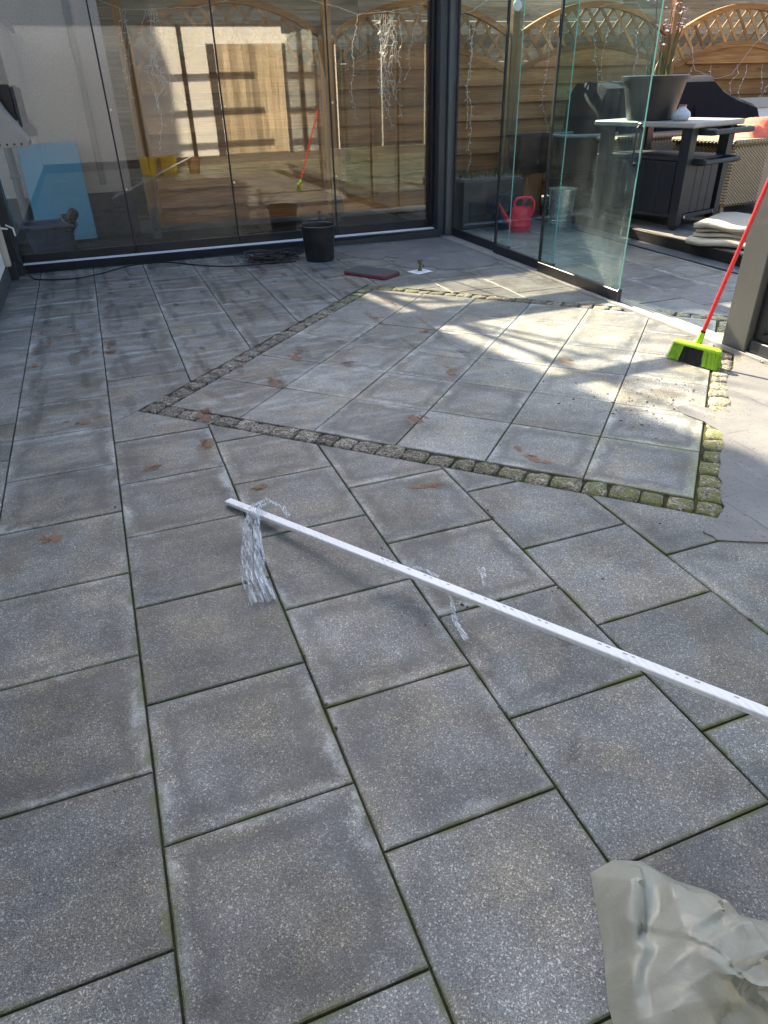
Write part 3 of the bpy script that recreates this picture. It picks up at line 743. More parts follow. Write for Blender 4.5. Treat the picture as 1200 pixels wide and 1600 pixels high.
# unseen tree added beyond the fence: its boughs streak the sunlight on the slabs
bt_ = thing('streak_tree', 'bare tree added out of view to streak the sun patch', 'tree', (1.05,11.7,0))
rt_ = random.Random(4); tk = MB(); tk.tube([(0,0,-.1),(.03,0,1.5),(.0,.05,3.2),(.15,0,5.0),(.2,.05,7.6)], [.13,.11,.095,.07,.02], 9); tk.build('trunk', M['log'], bt_, True)
lb_ = MB()
for k in range(7):
    z0 = rt_.uniform(4.2,7.2); a = rt_.uniform(-1.2,1.4); L_ = rt_.uniform(.7,1.7); e_ = Vector((cos(a)*L_, sin(a)*L_*.6, rt_.uniform(.1,.9)*L_)); p_ = Vector((.12,.02,z0))
    mid = p_+e_*.5+Vector((rt_.gauss(0,.08),rt_.gauss(0,.08),rt_.gauss(0,.08))); lb_.tube([p_,mid,p_+e_], [.038,.026,.008], 5)
    for q in range(2):
        s0 = p_+e_*rt_.uniform(.3,.95); d_ = Vector((rt_.gauss(.1,.25),rt_.gauss(0,.2),rt_.uniform(-.05,.4))); lb_.tube([s0,s0+d_], [.014,.005], 4)
lb_.build('boughs', M['log'], bt_, True)

# ------------------------------------------------------------------ left wall
lw = thing('left_wall', 'white rendered wall along the left edge with a dark base', 'wall', (-.80,0,0))
MB().box((-.25,-3.5,.143),(0,7.58,2.75)).build('wall', M['stucco_white'], lw)
MB().cbox((-.25,-3.5,-.05),(.018,7.58,.14),.006).build('base_board', M['plinth'], lw)
MB().cbox((.003,7.33,.145),(.055,7.43,2.3),.006).build('trim', M['trim'], lw)
MB().cbox((.003,7.46,.145),(.035,7.55,2.3),.006).build('trim', M['trim'], lw)
MB().cbox((.019,7.40,-.02),(.085,7.585,.16),.006).build('post_foot', M['alu'], lw)
hk = MB(); hk.tube([(.09,7.53,.50),(.15,7.5,.47),(.155,7.48,.40)], .010, 6); hk.tube([(.09,7.56,.46),(.03,7.45,.49)], .010, 6); o = hk.build('wall_hook', M['white'], None, False, (-.80,0,0)); tag(o, 'small white bracket on the left wall near the cable', 'bracket')
hd = thing('metal_hood', 'grey sheet metal hood on the left wall', 'hood', (-.80,6.5,1.23))
MB().prism([(0.003,0),(.54,0),(.548,.035),(.40,.27),(.14,.95),(.003,1.2)], 'y', 0, .012).build('side_panel', M['hood'], hd)
MB().prism([(.003,-.006),(.545,-.006),(.55,.034),(.402,.272),(.142,.952),(.003,1.202)], 'y', .013, .5).build('body', M['hood'], hd)
for k in range(4): MB().lathe([(.0,.0),(.009,.0),(.009,.004),(0,.004)], 8).build('screw', M['alu_dark'], hd, False, (.33+.055*k,-.001,.02), (pi/2,0,0))
bx = thing('wall_lamp', 'black box lamp with a glass front above the metal hood', 'lamp', (-.80,7.15,1.35))
MB().cbox((.30,0,.05),(.47,.06,.33),.006).build('housing', M['alu_dark'], bx); MB().cbox((.472,.0,.0),(.50,.05,.31),.004).build('frame', M['alu'], bx); MB().cbox((.003,.01,.1),(.30,.04,.16),.004).build('bracket', M['alu_dark'], bx)
pp = thing('chrome_pipe', 'short chrome flue pipe at the left edge', 'pipe', (-.42,7.22,1.69)); MB().lathe([(.04,0),(.04,.18),(.046,.18),(.046,.2),(.04,.2),(.04,.6)], 16).build('tube', M['chrome'], pp, 40); MB().cbox((-.05,-.05,-.30),(.0,.05,-.012),.003).build('foot', M['trim'], pp)

# ------------------------------------------------------------------ behind the back glass
st = thing('garden_house', 'pale stuccoed building behind the left glass panel with a dark plinth', 'building', (-4.0,9.6,0))
MB().box((0,0,.512),(4.64,4,4.2)).build('wall', M['stucco'], st)
MB().box((0,-.012,-.05),(4.645,4,.51)).build('plinth', M['plinth'], st)
MB().cbox((4.0,-.02,.515),(4.60,-.003,.60),.003).build('ledge', M['stucco'], st)
MB().cbox((4.27,-.02,.60),(4.34,-.003,4.0),.006).build('wall_strip', M['strip_wall'], st)
bd = thing('insulation_board', 'light blue rigid insulation board leaning on the stucco wall', 'board', (-.57,9.36,.02)); MB().cbox((0,0,0),(.67,.04,1.08),.004).build('board', M['board'], bd, False, None, (radians(-8),0,0)); bd.location = (-.57,9.30,.03)
pi_ = thing('downpipe', 'galvanised pipe standing at the left behind the glass', 'pipe', (-.66,9.40,0)); MB().lathe([(.045,0),(.045,1.25),(.052,1.25),(.052,1.31),(.045,1.31),(.045,2.9)], 16).build('tube', M['galv'], pi_, 40); MB().cbox((-.055,-.055,.75),(.055,.055,.78),.004).build('clamp', M['galv'], pi_)
# basin with pump
ba = thing('basin', 'slate blue plastic basin with a black pump in it, left behind the glass', 'basin', (-.39,8.75,-.01))
def rrect(w, d, r, z, n=5):
    o = []
    for (sx, sy, a0) in ((1,1,0),(-1,1,pi/2),(-1,-1,pi),(1,-1,3*pi/2)):
        for k in range(n+1):
            t = a0+pi/2*k/n; o.append((sx*(w/2-r)+r*cos(t), sy*(d/2-r)+r*sin(t), z))
    return o
def loft(b, rings, cap0=True, cap1=False, mi=0):
    n = len(rings[0]); vs = [v for r in rings for v in r]
    fs = [(i*n+k, i*n+(k+1) % n, (i+1)*n+(k+1) % n, (i+1)*n+k) for i in range(len(rings)-1) for k in range(n)]
    if cap0: fs.append(tuple(range(n))[::-1])
    if cap1: fs.append(tuple((len(rings)-1)*n+k for k in range(n)))
    return b.add(vs, fs, mi)
b = MB(); loft(b, [rrect(.44,.30,.06,0), rrect(.53,.38,.08,.30), rrect(.57,.42,.09,.30), rrect(.58,.43,.09,.325), rrect(.55,.40,.085,.345), rrect(.51,.36,.08,.335), rrect(.42,.28,.06,.02)], True, True); b.build('tub', M['basin'], ba, 50)
pu = thing('pump', 'black ribbed submersible pump resting in the blue basin', 'pump', (-.33,8.72,.13), 0)
pm = MB().lathe([(0,0),(.085,0),(.09,.02),(.09,.10),(.075,.11),(.075,.15),(.095,.155),(.095,.27),(.08,.29),(.055,.33),(.06,.335),(.06,.42),(.045,.44),(0,.44)], 20)
pm.build('body', M['pump'], pu, 40, None, (radians(20),radians(38),0))
for z in (.13,.285): MB().lathe([(.094,z),(.099,z+.004),(.099,z+.02),(.094,z+.024)], 20).build('ring', M['pump_grey'], pu, 40, None, (radians(20),radians(38),0))

# ------------------------------------------------------------------ fences
YF = 9.2
posts = [.82, 3.23, 5.86, 8.47, 11.1]
plabel = ['wooden fence post on a metal foot beside the stucco building', 'wooden fence post between the two panels behind the glass wall', 'wooden fence post with a round white disc near its top', 'wooden fence post behind the taupe plant pot', 'wooden fence post out at the right end']
for i, x in enumerate(posts):
    p = thing('fence_post', plabel[i], 'fence post', (x, YF, 0), 0, 'posts of the lattice fence')
    MB().cbox((-.05,-.05,.06),(.05,.05,2.62),.006).build('post', M['fence_v'], p)
    MB().cbox((-.052,-.062,-.05),(.052,-.051,.34),.002).build('foot', M['galv'], p)
    if i == 0:
        for z in (.10,.24): MB().lathe([(0,0),(.012,0),(.012,.005),(0,.005)], 8).build('bolt', M['alu_dark'], p, False, (0,-.063,z), (pi/2,0,0))
def fence_panel(x0, x1, label):
    w = x1-x0; p = thing('lattice_fence', label, 'fence', (x0, YF, 0), 0, 'arched lattice fence panels')
    arch = lambda x: 4*(x/w)*(1-x/w)
    lo = lambda x: 1.70+.32*arch(x); hi = lambda x: 2.12+.36*arch(x)
    for xa in (0, w-.055):
        xm = xa+.027; MB().cbox((xa,-.025,.10),(xa+.055,.025,hi(xm)-.03),.004).build('stile', M['fence_v'], p)
    for f in (lo, hi):
        b = MB(); n = 18; vs = []
        for k in range(n+1):
            x = .0565+(w-.113)*k/n; z = f(x)
            vs += [(x,-.03,z-.035),(x,-.03,z+.035),(x,.03,z+.035),(x,.03,z-.035)]
        fs = [(4*k+j, 4*k+(j+1) % 4, 4*k+4+(j+1) % 4, 4*k+4+j) for k in range(n) for j in range(4)]+[(0,1,2,3),tuple(4*n+j for j in (3,2,1,0))]
        b.add(vs, fs).build('arched_rail', M['fence'], p)
    z = .13; k = 0; H = .205
    while z < 2.0:
        top = lambda x: min(z+H+.03, lo(x)-.028)
        y0 = RND.uniform(-.003,.003)
        n = 12; vs = []; xa, xb = .057, w-.057
        # where the arch cuts the board away, keep what is below it
        xsv = [xa+(xb-xa)*q/n for q in range(n+1)]
        xsv = [x for x in xsv if top(x)-z > .01]
        if len(xsv) >= 2:
            b = MB(); m_ = len(xsv)
            for x in xsv:
                t = top(x); fr_ = (t-z)/(H+.03); vs += [(x,y0-.046,z),(x,y0-.046+.052*fr_,t),(x,y0-.026+.052*fr_,t),(x,y0-.026,z)]
            fs = [(4*q+j, 4*q+(j+1) % 4, 4*q+4+(j+1) % 4, 4*q+4+j) for q in range(m_-1) for j in range(4)]+[(0,1,2,3),tuple(4*(m_-1)+j for j in (3,2,1,0))]
            b.add(vs, fs).build('board', M['fence'], p)
        z += H; k += 1
    for fx in (.5,):
        x = w*fx; MB().cbox((x-.022,.022,.13),(x+.022,.045,lo(x)-.04),.003).build('batten', M['fence_v'], p)
    # lattice: crossing slats between the two arches
    for sgn in (1, -1):
        c = -3.0
        while c < w+3.0:
            seg = []
            for q in range(81):
                zz = 1.65+.95*q/80; x = c+sgn*(zz-1.65)*.85
                if .06 < x < w-.06 and lo(x)+.02 < zz < hi(x)-.02: seg.append((x, zz))
            if len(seg) > 6:
                (xa, za), (xb, zb) = seg[0], seg[-1]
                MB().beam((xa,.006*sgn,za),(xb,.006*sgn,zb),.010,.042,0,(-(zb-za),0,(xb-xa))).build('lattice_slat', M['fence_v'], p)
            c += .225
    return p
fence_panel(posts[0]+.055, posts[1]-.055, 'arched lattice fence panel behind the second and third glass panes')
fence_panel(posts[1]+.055, posts[2]-.055, 'arched lattice fence panel seen across the corner post of the glass walls')
fence_panel(posts[2]+.055, posts[3]-.055, 'arched lattice fence panel behind the dusty sliding door')
fence_panel(posts[3]+.055, posts[4]-.055, 'arched lattice fence panel at the far right above the rattan seat')
dk = thing('wall_disc', 'round white disc fixed near the top of a wooden fence post', 'disc', (5.84,9.14,2.45)); MB().lathe([(0,0),(.055,0),(.062,.006),(.062,.016),(.05,.022),(0,.022)], 24).build('disc', M['white'], dk, 40, None, (pi/2,0,0))
# neighbour's slatted fence behind, with light showing between the boards
for s_i, (xa, xb, lb) in enumerate(((.2,4.035,'pale plank fence behind the lattice, left section'), (4.04,8.335,'pale plank fence behind the lattice, middle section'), (8.34,14.0,'pale plank fence behind the lattice, right section'))):
    p = thing('plank_fence', lb, 'fence', (xa,10.3,0), 0, 'sections of the plank fence behind')
    for k in range(18):
        z = .05+.165*k; MB().cbox((0,-.012+RND.uniform(-.003,.003),z),(xb-xa,.012,z+(.1642 if RND.random() < .6 else .1612)),.001).build('board', M['fence2'], p)
    for x in [.05+1.25*q for q in range(int((xb-xa)/1.25)+1)]: MB().cbox((x,.014,0),(x+.07,.07,3.1),.004).build('post', M['fence2'], p)
# out of frame: house blocks added as shade, house wall showing in the panes
nb = thing('shade_house', 'unseen house blocks added beyond the back fence to shade the patio', 'building', (0,0,0))
MB().box((-1.15,13.5,-.05),(.40,15.2,10.6)).build('wall', M['brick_far'], nb)
MB().box((-9,13.2,-.05),(-1.153,15.6,17.0)).build('shade_tower', M['brick_far'], nb)
MB().cbox((-1.15,13.4,10.603),(.44,15.3,10.75),.01).build('roof', M['plinth'], nb)
MB().box((.45,12.6,-.05),(4.45,15.0,5.62)).build('shade_wing', M['brick_far'], nb); MB().box((2.70,12.7,5.623),(4.45,14.0,7.0)).build('shade_gable', M['brick_far'], nb)
hw = thing('house_wall', 'white rendered house wall behind the photographer with dark pipes and pale door boards', 'wall', (0,-3.6,0))
MB().box((-3.0,-.35,.18),(9.0,0,2.86)).build('wall', M['house'], hw)
MB().box((-3.0,-.35,2.863),(9.0,.05,6.2)).build('sky_blocker', M['darkwood'], hw); MB().box((-3.0,-.34,-.05),(9.0,.012,.178)).build('base_board', M['plinth'], hw)  # dark upper storey added to block the sky and darken the foreground
for x in (1.55,2.72): MB().tube([(x,.06,.0),(x,.06,2.855)], .055, 12).build('downpipe', M['alu_dark'], hw, 40)
MB().cbox((3.30,.003,.18),(3.48,.05,2.5),.006).build('door_frame', M['alu'], hw)
for k in range(10): MB().cbox((3.50+.16*k,.003,.20),(3.50+.16*k+.152,.035,2.5),.004).build('door_board', M['plank_white'], hw)
MB().cbox((5.11,.003,.18),(5.25,.05,2.5),.006).build('door_frame', M['alu'], hw)
for k in range(3): MB().cbox((5.26+1.22*k,.003,.20),(5.26+1.22*k+1.18,.03,2.50),.006).build('window', M['window'], hw)
MB().cbox((5.26,.003,2.51),(8.95,.06,2.85),.006).build('shutter_box', M['alu'], hw)
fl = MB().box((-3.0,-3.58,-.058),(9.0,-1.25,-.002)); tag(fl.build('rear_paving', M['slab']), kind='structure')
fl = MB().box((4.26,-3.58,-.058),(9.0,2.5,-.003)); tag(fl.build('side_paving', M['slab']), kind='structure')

# ------------------------------------------------------------------ outside on the right
dr = thing('drain_channel', 'grey slotted drain channel along the edge of the wooden deck', 'drain', (5.74,3.2,0)); MB().box((0,0,-.03),(.19,5.6,.001)).build('channel', M['alu_dark'], dr)
g = MB()
for k in range(180): g.box((.012,.0+.031*k,.0015),(.178,.018+.031*k,.008))
tag(g.build('grate', M['grate'], dr), kind='stuff')
MB().box((0,0,.0015),(.011,5.6,.010)).build('edge_rail', M['grate'], dr); MB().box((.179,0,.0015),(.19,5.6,.010)).build('edge_rail', M['grate'], dr)
dkk = tag(MB().box((5.99,3.0,-.05),(12.5,9.1,.085)).build('deck', M['darkwood']), kind='structure')
MB().cbox((5.945,3.0,-.03),(5.985,9.1,.118),.004).build('edge_beam', M['darkwood'], dkk)
for k in range(42): MB().cbox((5.99+.147*k,3.0,.0865),(5.99+.147*k+.140,9.1,.112),.003).build('deck_board', M['deck'], dkk)
DZ = .112
# worktop cabinet
CR = radians(17)
cb = thing('serving_cabinet', 'dark resin outdoor serving cabinet with a pale worktop', 'cabinet', (6.24,5.98,DZ), CR)
W_, D_, H_ = .93, 1.25, 1.03
MB().cbox((-.04,-.04,H_),(W_+.05,D_,H_+.055),.012).build('worktop', M['cabtop'], cb, 30)
for (x, y) in ((.0,.0),(W_-.16,.0),(.0,D_-.2),(W_-.16,D_-.2)):
    b = MB(); b.add([(x,y,.06),(x+.10,y,.06),(x+.10,y+.10,.06),(x,y+.10,.06),(x,y,H_-.003),(x+.12,y,H_-.003),(x+.12,y+.12,H_-.003),(x,y+.12,H_-.003)], [(0,3,2,1),(4,5,6,7),(0,1,5,4),(1,2,6,5),(2,3,7,6),(3,0,4,7)]); b.build('leg', M['cab'], cb)
MB().box((.06,.14,.16),(W_-.08,D_-.12,.70)).build('carcass', M['cab'], cb)
for k in range(4):
    x = .105+.149*k; MB().cbox((x,.012,.17),(x+.142,.055,.70),.005).build('side_panel', M['cab_light'], cb)
MB().box((.10,.056,.17),(W_-.18,.12,.70)).build('backing', M['cab'], cb)
for k in range(5):
    y = .13+.20*k; MB().cbox((.02,y,.17),(.05,y+.195,.70),.005).build('front_panel', M['cab'], cb)
MB().cbox((.02,.02,.705),(W_-.06,D_-.05,.735),.006).build('shelf', M['cab'], cb)
stb = MB().cbox((.105,-.003,.12),(W_-.165,.028,.165),.005).build('stretcher', M['cab_light'], cb)
for x in (.14,W_-.20): MB().lathe([(0,0),(.016,0),(.016,.006),(0,.006)], 10).build('bolt', M['chrome'], stb, False, (x,-.004,.143), (pi/2,0,0))
h = MB(); h.cbox((.12,-.13,.665),(.20,.02,.73),.012); h.cbox((W_-.16,-.13,.665),(W_-.08,.02,.73),.012); h.cbox((.12,-.155,.675),(W_-.08,-.12,.72),.012); h.build('handle', M['cab'], cb, 30)
h = MB(); h.cbox((.14,-.16,.955),(.24,.02,1.02),.012); h.cbox((W_-.08,-.16,.955),(W_+.02,.02,1.02),.012); h.cbox((.14,-.19,.96),(W_+.02,-.15,1.015),.012); h.build('towel_bar', M['cab_light'], cb, 30)
for (x, y) in ((.05,.06),(.05,D_-.14)): MB().tube([(x-.015,y,.05),(x+.02,y,.05)], .05, 14).build('castor', M['cab'], cb, 40)
tt = DZ+H_+.055
pt = thing('plant_pot', 'large tapered taupe plant pot with a wilting plant, on the cabinet worktop', 'plant pot', (6.26,6.72,tt+.001)); pt.scale = (.84,.84,.97)
MB().lathe([(0,0),(.285,0),(.30,.01),(.40,.40),(.43,.40),(.435,.425),(.435,.44),(.41,.445),(.39,.42),(.375,.37),(0,.37)], 40).build('pot', M['pot'], pt, 40); MB().lathe([(0,.385),(.376,.376)], 24).build('soil', M['soil'], pt)
pl = thing('potted_plant', 'wilting flowering plant with strappy leaves growing in the taupe pot', 'plant', (6.30,6.72,tt+.39))
lf = MB(); r = random.Random(5)
for k in range(11):
    a = r.uniform(0,2*pi); L = r.uniform(.12,.30); w = r.uniform(.010,.022); b0 = Vector((r.uniform(-.10,.10), r.uniform(-.10,.10), 0)); pts = []
    lean = r.uniform(.05,.45)
    for q in range(6):
        t = q/5; pts.append(b0+Vector((cos(a)*lean*t*t*L*1.3, sin(a)*lean*t*t*L*1.3, L*t-.35*lean*t*t*L)))
    s_ = Vector((-sin(a), cos(a), 0)); vs = []
    for q, p_ in enumerate(pts): ww = w*(1-(q/5)**2)+.002; vs += [p_-s_*ww, p_+Vector((cos(a),sin(a),0))*.004, p_+s_*ww]
    lf.add(vs, [(3*q+j,3*q+j+1,3*q+4+j,3*q+3+j) for q in range(5) for j in (0,1)])
lf.build('leaves', M['leaf'], pl, True)
stm = MB(); flw = MB()
for k in range(7):
    x, y = r.uniform(-.10,.10), r.uniform(-.1,.1); top = Vector((x*1.8, y*1.8, r.uniform(.45,.85))); stm.tube([(x,y,0),(x*1.2,y*1.2,top.z*.5),top], [.010,.008,.006], 6)
    for q in range(5):
        c = top+Vector((r.gauss(0,.035),r.gauss(0,.035),r.gauss(-.02,.05)))
        for e in range(5):
            a = 2*pi*e/5+r.random(); d1 = Vector((cos(a),sin(a),r.uniform(-.5,.3)))*.04; s_ = Vector((-sin(a),cos(a),0))*.014
            flw.add([c, c+d1*.6+s_, c+d1, c+d1*.6-s_], [(0,1,2,3)])
stm.build('stems', M['stem'], pl, True); tag(flw.build('flowers', M['flower'], pl), kind='stuff')
va = thing('vase', 'small round speckled stoneware vase with a brown rim on the worktop', 'vase', (6.35,6.32,tt+.001)); va.scale = (.84,.84,.84); MB().lathe([(0,0),(.075,0),(.10,.02),(.118,.06),(.105,.10),(.065,.13),(.045,.15),(.045,.165)], 28).build('body', M['vase'], va, 50); MB().lathe([(.046,.163),(.052,.172),(.048,.182),(.038,.178),(.036,.10)], 24).build('rim', M['brown_glaze'], va, 50)
# covered barbecue
bq = thing('covered_barbecue', 'barbecue under a dark navy weather cover behind the cabinet', 'barbecue cover', (6.4,7.95,DZ))
prof = [(.0,0),(-.02,.9),(.03,1.32),(.12,1.46),(.82,1.46),(1.46,1.51),(1.88,1.50),(2.08,1.38),(2.28,1.27),(2.74,1.16),(2.84,1.02),(2.80,.80),(2.70,.2),(2.68,0)]
b = MB(); ny = 7; vs = []
for j in range(ny):
    t = j/(ny-1); yv = .75*t; sh = .06*(2*t-1)**4
    for i, (x, z) in enumerate(prof):
        vs.append((x+(.03 if x < 1.3 else -.03)*(2*t-1)**4+r.uniform(-.02,.02), yv+r.uniform(-.03,.03), (z-sh*(z > .5)+r.uniform(-.015,.015)) if z > .05 else 0))
n = len(prof); b.add(vs, [(j*n+i, j*n+i+1, (j+1)*n+i+1, (j+1)*n+i) for j in range(ny-1) for i in range(n-1)]+[tuple(range(n)), tuple((ny-1)*n+i for i in range(n))[::-1]])
b.build('cover', M['cover'], bq, 35)
fb = MB()
for k in range(16):
    x = r.uniform(.1,2.6); z1 = r.uniform(.5,1.25 if x < 1.9 else .95); L = r.uniform(.2,.6); z0 = max(.1, z1-L); fb.tube([(x,-.012,z1),(x+r.uniform(-.12,.12),-.03,(z0+z1)/2),(x+r.uniform(-.2,.2),-.012,z0)], [.004,.022,.004], 6)
fb.build('folds', M['cover'], bq, True)
# rattan seat, toys, cord, folded canvas
rs = thing('rattan_sofa', 'light rattan garden seat on the deck behind the cabinet', 'garden seat', (7.20,6.32,DZ), radians(8))
MB().cbox((0,0,.14),(1.6,.9,.80),.03).build('base', M['rattan'], rs, 30); MB().cbox((-.02,-.02,.803),(1.62,.92,.86),.02).build('rim', M['rattan'], rs, 30)
for x in (.02,1.52):
    for y in (.02,.83): MB().cbox((x,y,0),(x+.06,y+.06,.138),.006).build('leg', M['rattan'], rs)
a2 = thing('rattan_bench', 'rattan bench back seen through the cabinet below its worktop', 'garden seat', (6.95,7.45,DZ), radians(8)); MB().cbox((-.6,0,.1),(1.0,.35,.82),.03).build('back', M['rattan'], a2, 30); MB().cbox((-.62,-.02,.823),(1.02,.37,.88),.02).build('rim', M['rattan'], a2, 30)
ty = thing('orange_cushion', 'crumpled orange and coral cushion on the rattan seat', 'cushion', (8.0,6.72,DZ+.862))
b = MB(); b.grid(lambda u, v: Vector(((u-.5)*.85, (v-.5)*.5, .20*max(0,(1-(2*u-1)**4))*max(0,(1-(2*v-1)**4))*(.55+.45*abs(sin(u*9+v*3)))+.002)), 26, 14); b.build('fabric', M['orange'], ty, True)
od = MB().tube([(7.12,6.12,DZ+.009),(7.4,6.0,DZ+.009),(7.8,6.16,DZ+.009),(8.3,6.1,DZ+.009),(8.8,6.25,DZ+.009)], .009, 8).build('extension_cord', M['cord'], None, True); tag(od, 'orange cord lying on the deck under the rattan seat', 'cord')
wl = thing('white_ledge', 'low white wall with a pale coping at the far right', 'wall', (9.0,8.85,DZ)); MB().box((0,0,0),(3.4,.2,1.06)).build('wall', M['stucco_white'], wl); MB().cbox((-.03,-.04,1.063),(3.43,.24,1.20),.006).build('coping', M['cabtop'], wl)
cv = thing('folded_canvas', 'folded cream canvas cover lying on the deck edge', 'canvas', (6.44,5.32,DZ), radians(-62))
def fold(z0, z1, dx, dy, w, d, sd_, k):
    rr = random.Random(sd_); b = MB(); prf = []
    th = (z1-z0)
    for q in range(7): a = pi/2+pi*q/6; prf.append((-d/2+th/2*cos(a)*1.6, (z0+z1)/2+th/2*sin(a)))
    prf += [(d/2, z0), (d/2, z1)]
    n_ = 9; vs = []
    for j in range(n_):
        t = j/(n_-1)
        for (yy, zz) in prf: vs.append((dx+(t-.5)*w+rr.uniform(-.006,.006), dy+yy+rr.uniform(-.008,.008)+.015*sin(t*5+sd_), zz+.008*sin(t*7+sd_)+.0+rr.uniform(-.002,.002)))
    n2 = len(prf); b.add(vs, [(j*n2+i, j*n2+(i+1) % n2, (j+1)*n2+(i+1) % n2, (j+1)*n2+i) for j in range(n_-1) for i in range(n2)]+[tuple(range(n2))[::-1], tuple((n_-1)*n2+i for i in range(n2))])
    return b.build('fold', M['cream'], cv, 60)
for k, (z0, z1, dx, dy) in enumerate(((.010,.072,0,0),(.078,.115,.015,.05),(.121,.150,.02,.09),(.157,.205,-.01,.0))): fold(z0, z1, dx, dy, .60-.02*k, .98-.07*(k % 2)-.03*k, k+3, k)
# planter, cans, bin, tubs
pb = thing('planter_box', 'long dark grey planter box behind the red watering can', 'planter', (4.46,7.78,0))
MB().cbox((0,0,0),(.86,.40,.56),.01).build('box', M['planter'], pb); MB().box((.02,.02,.562),(.84,.38,.575)).build('soil', M['soil'], pb); MB().cbox((.10,-.012,.10),(.34,-.001,.32),.004).build('inset', M['alu_dark'], pb)
gp = MB(); r = random.Random(11)
for k in range(140):
    x, y = r.uniform(.02,.84), r.uniform(.03,.37); a = r.uniform(0,2*pi); L = r.uniform(.03,.11); d1 = Vector((cos(a)*.5, sin(a)*.5, 1))*L; s_ = Vector((-sin(a),cos(a),0))*.007; p_ = Vector((x,y,.575)); gp.add([p_-s_*.3, p_+s_*.3, p_+d1*.6+s_, p_+d1, p_+d1*.6-s_], [(0,1,2,3,4)])
tag(gp.build('weeds', M['leaf'], pb), kind='stuff')
def watering_can(name, label, loc, rz, mat, sc):
    t = thing(name, label, 'watering can', loc, rz); t.scale = (sc,sc,sc)
    MB().lathe([(0,0),(.128,0),(.135,.01),(.133,.06),(.137,.065),(.137,.075),(.132,.08),(.130,.16),(.135,.165),(.135,.175),(.128,.18),(.124,.265),(.108,.285),(.09,.285),(.09,.27),(0,.265)], 32, sy=.78).build('body', mat, t, 40)
    MB().tube([(-.10,0,.07),(-.16,0,.12),(-.225,0,.215),(-.275,0,.30),(-.295,0,.325)], [.045,.034,.026,.019,.017], 14).build('spout', mat, t, 40)
    MB().lathe([(.017,0),(.03,.03),(.032,.036),(0,.038)], 14).build('rose', mat, t, 40, (-.293,0,.322), (0,radians(-42),0))
    MB().tube([(-.09,0,.275),(-.095,0,.34),(-.06,0,.385),(.03,0,.395),(.12,0,.385),(.165,0,.335),(.165,0,.26),(.135,0,.19),(.118,0,.17)], [.017]*9, 10).build('handle', mat, t, 40)
    return t
watering_can('watering_can', 'red plastic watering can standing in front of the dark planter', (5.08,7.40,0), radians(-12), M['red'], .98)
watering_can('watering_can', 'dark blue watering can mostly hidden behind the red one', (5.02,7.66,0), radians(168), M['navy'], 1.0)
bi = thing('metal_bin', 'shiny zinc bin standing behind the sliding doors', 'bin', (5.66,7.40,0)); MB().lathe([(0,0),(.142,0),(.145,.01),(.147,.06),(.152,.065),(.147,.07),(.15,.09),(.155,.095),(.150,.10),(.165,.44),(.172,.445),(.172,.455),(.160,.455),(.14,.02),(0,.015)], 36).build('body', M['zinc'], bi, 30)
sg = thing('tree_stump', 'round wooden log standing as a plant stand under the black trough', 'log', (5.84,8.42,0)); MB().lathe([(0,0),(.15,0),(.145,.2),(.14,.538),(0,.538)], 18).build('log', M['log'], sg, 40)
tg = thing('black_trough', 'black rectangular plant trough on the wooden log', 'trough', (5.80,8.45,.54)); b = MB(); loft(b, [rrect(.50,.30,.04,0),rrect(.56,.36,.05,.42),rrect(.62,.41,.06,.425),rrect(.62,.41,.06,.46),rrect(.57,.36,.05,.46),rrect(.55,.34,.05,.40)], True, True); b.build('trough', M['tub'], tg, 40)
ct = thing('tray_stack', 'stack of black plastic trays beneath the oval tub', 'tray stack', (6.38,8.08,0))
for k in range(9): b = MB(); z = .022+.06*k; loft(b, [rrect(.70,.42,.05,z-.02),rrect(.78,.50,.06,z+.028),rrect(.80,.52,.06,z+.034)], True, True); b.build('tray', M['trays'], ct, 40)
ot = thing('oval_tub', 'black oval mortar tub of soil on top of the tray stack', 'tub', (6.36,8.06,.545)); b = MB(); b.lathe([(0,0),(.30,0),(.33,.02),(.42,.43),(.40,.42),(0,.415)], 40, sy=.72); b.build('tub', M['tub'], ot, 40); MB().lathe([(.421,.431),(.46,.435),(.465,.455),(.45,.47),(.421,.462),(.421,.431)], 40, sy=.72).build('rim', M['rim_glint'], ot, 40); MB().lathe([(0,.435),(.25,.43),(.405,.425)], 30, sy=.72).build('soil', M['soil'], ot, True)

# ------------------------------------------------------------------ string lights
def strand(b, pts, seed, leads=True, r_=.0020, every=.07):
    rr = random.Random(seed); P = [Vector(p) for p in pts]; path = []
    for i in range(len(P)-1):
        n = max(2, int((P[i+1]-P[i]).length/.03))
        for k in range(n): path.append(P[i].lerp(P[i+1], k/n)+Vector((rr.gauss(0,.006),rr.gauss(0,.004),rr.gauss(0,.003))))
    path.append(P[-1]); b.tube(path, r_, 4)
    if leads:
        acc = 0
        for i in range(1, len(path)):
            acc += (path[i]-path[i-1]).length
            if acc > every:
                acc = 0; d = Vector((rr.choice((-1,1))*rr.uniform(.5,1), rr.uniform(-.3,.3), rr.uniform(-.9,.3))).normalized()*rr.uniform(.02,.045)
                b.tube([path[i], path[i]+d], [.0026,.0040], 4)
def light_string(label, anchor, drops, swag=None, seed=1, wr=.0020):
    o = thing('string_light', label, 'string light', anchor)
    b = MB(); rr = random.Random(seed)
    if swag: strand(b, swag, seed+50, False, wr); b.build('main_wire', M['wire_white'], o)
    for k, (x, L) in enumerate(drops):
        b = MB(); pts = [(x,0,0)]; xx = x; z = 0
        while z > -L: z -= .12; xx += rr.gauss(0,.032); pts.append((xx, rr.gauss(0,.012), z))
        strand(b, pts, seed*31+k, True, wr); b.build('icicle_wire', M['wire_white'], o)
YS = YG+.055
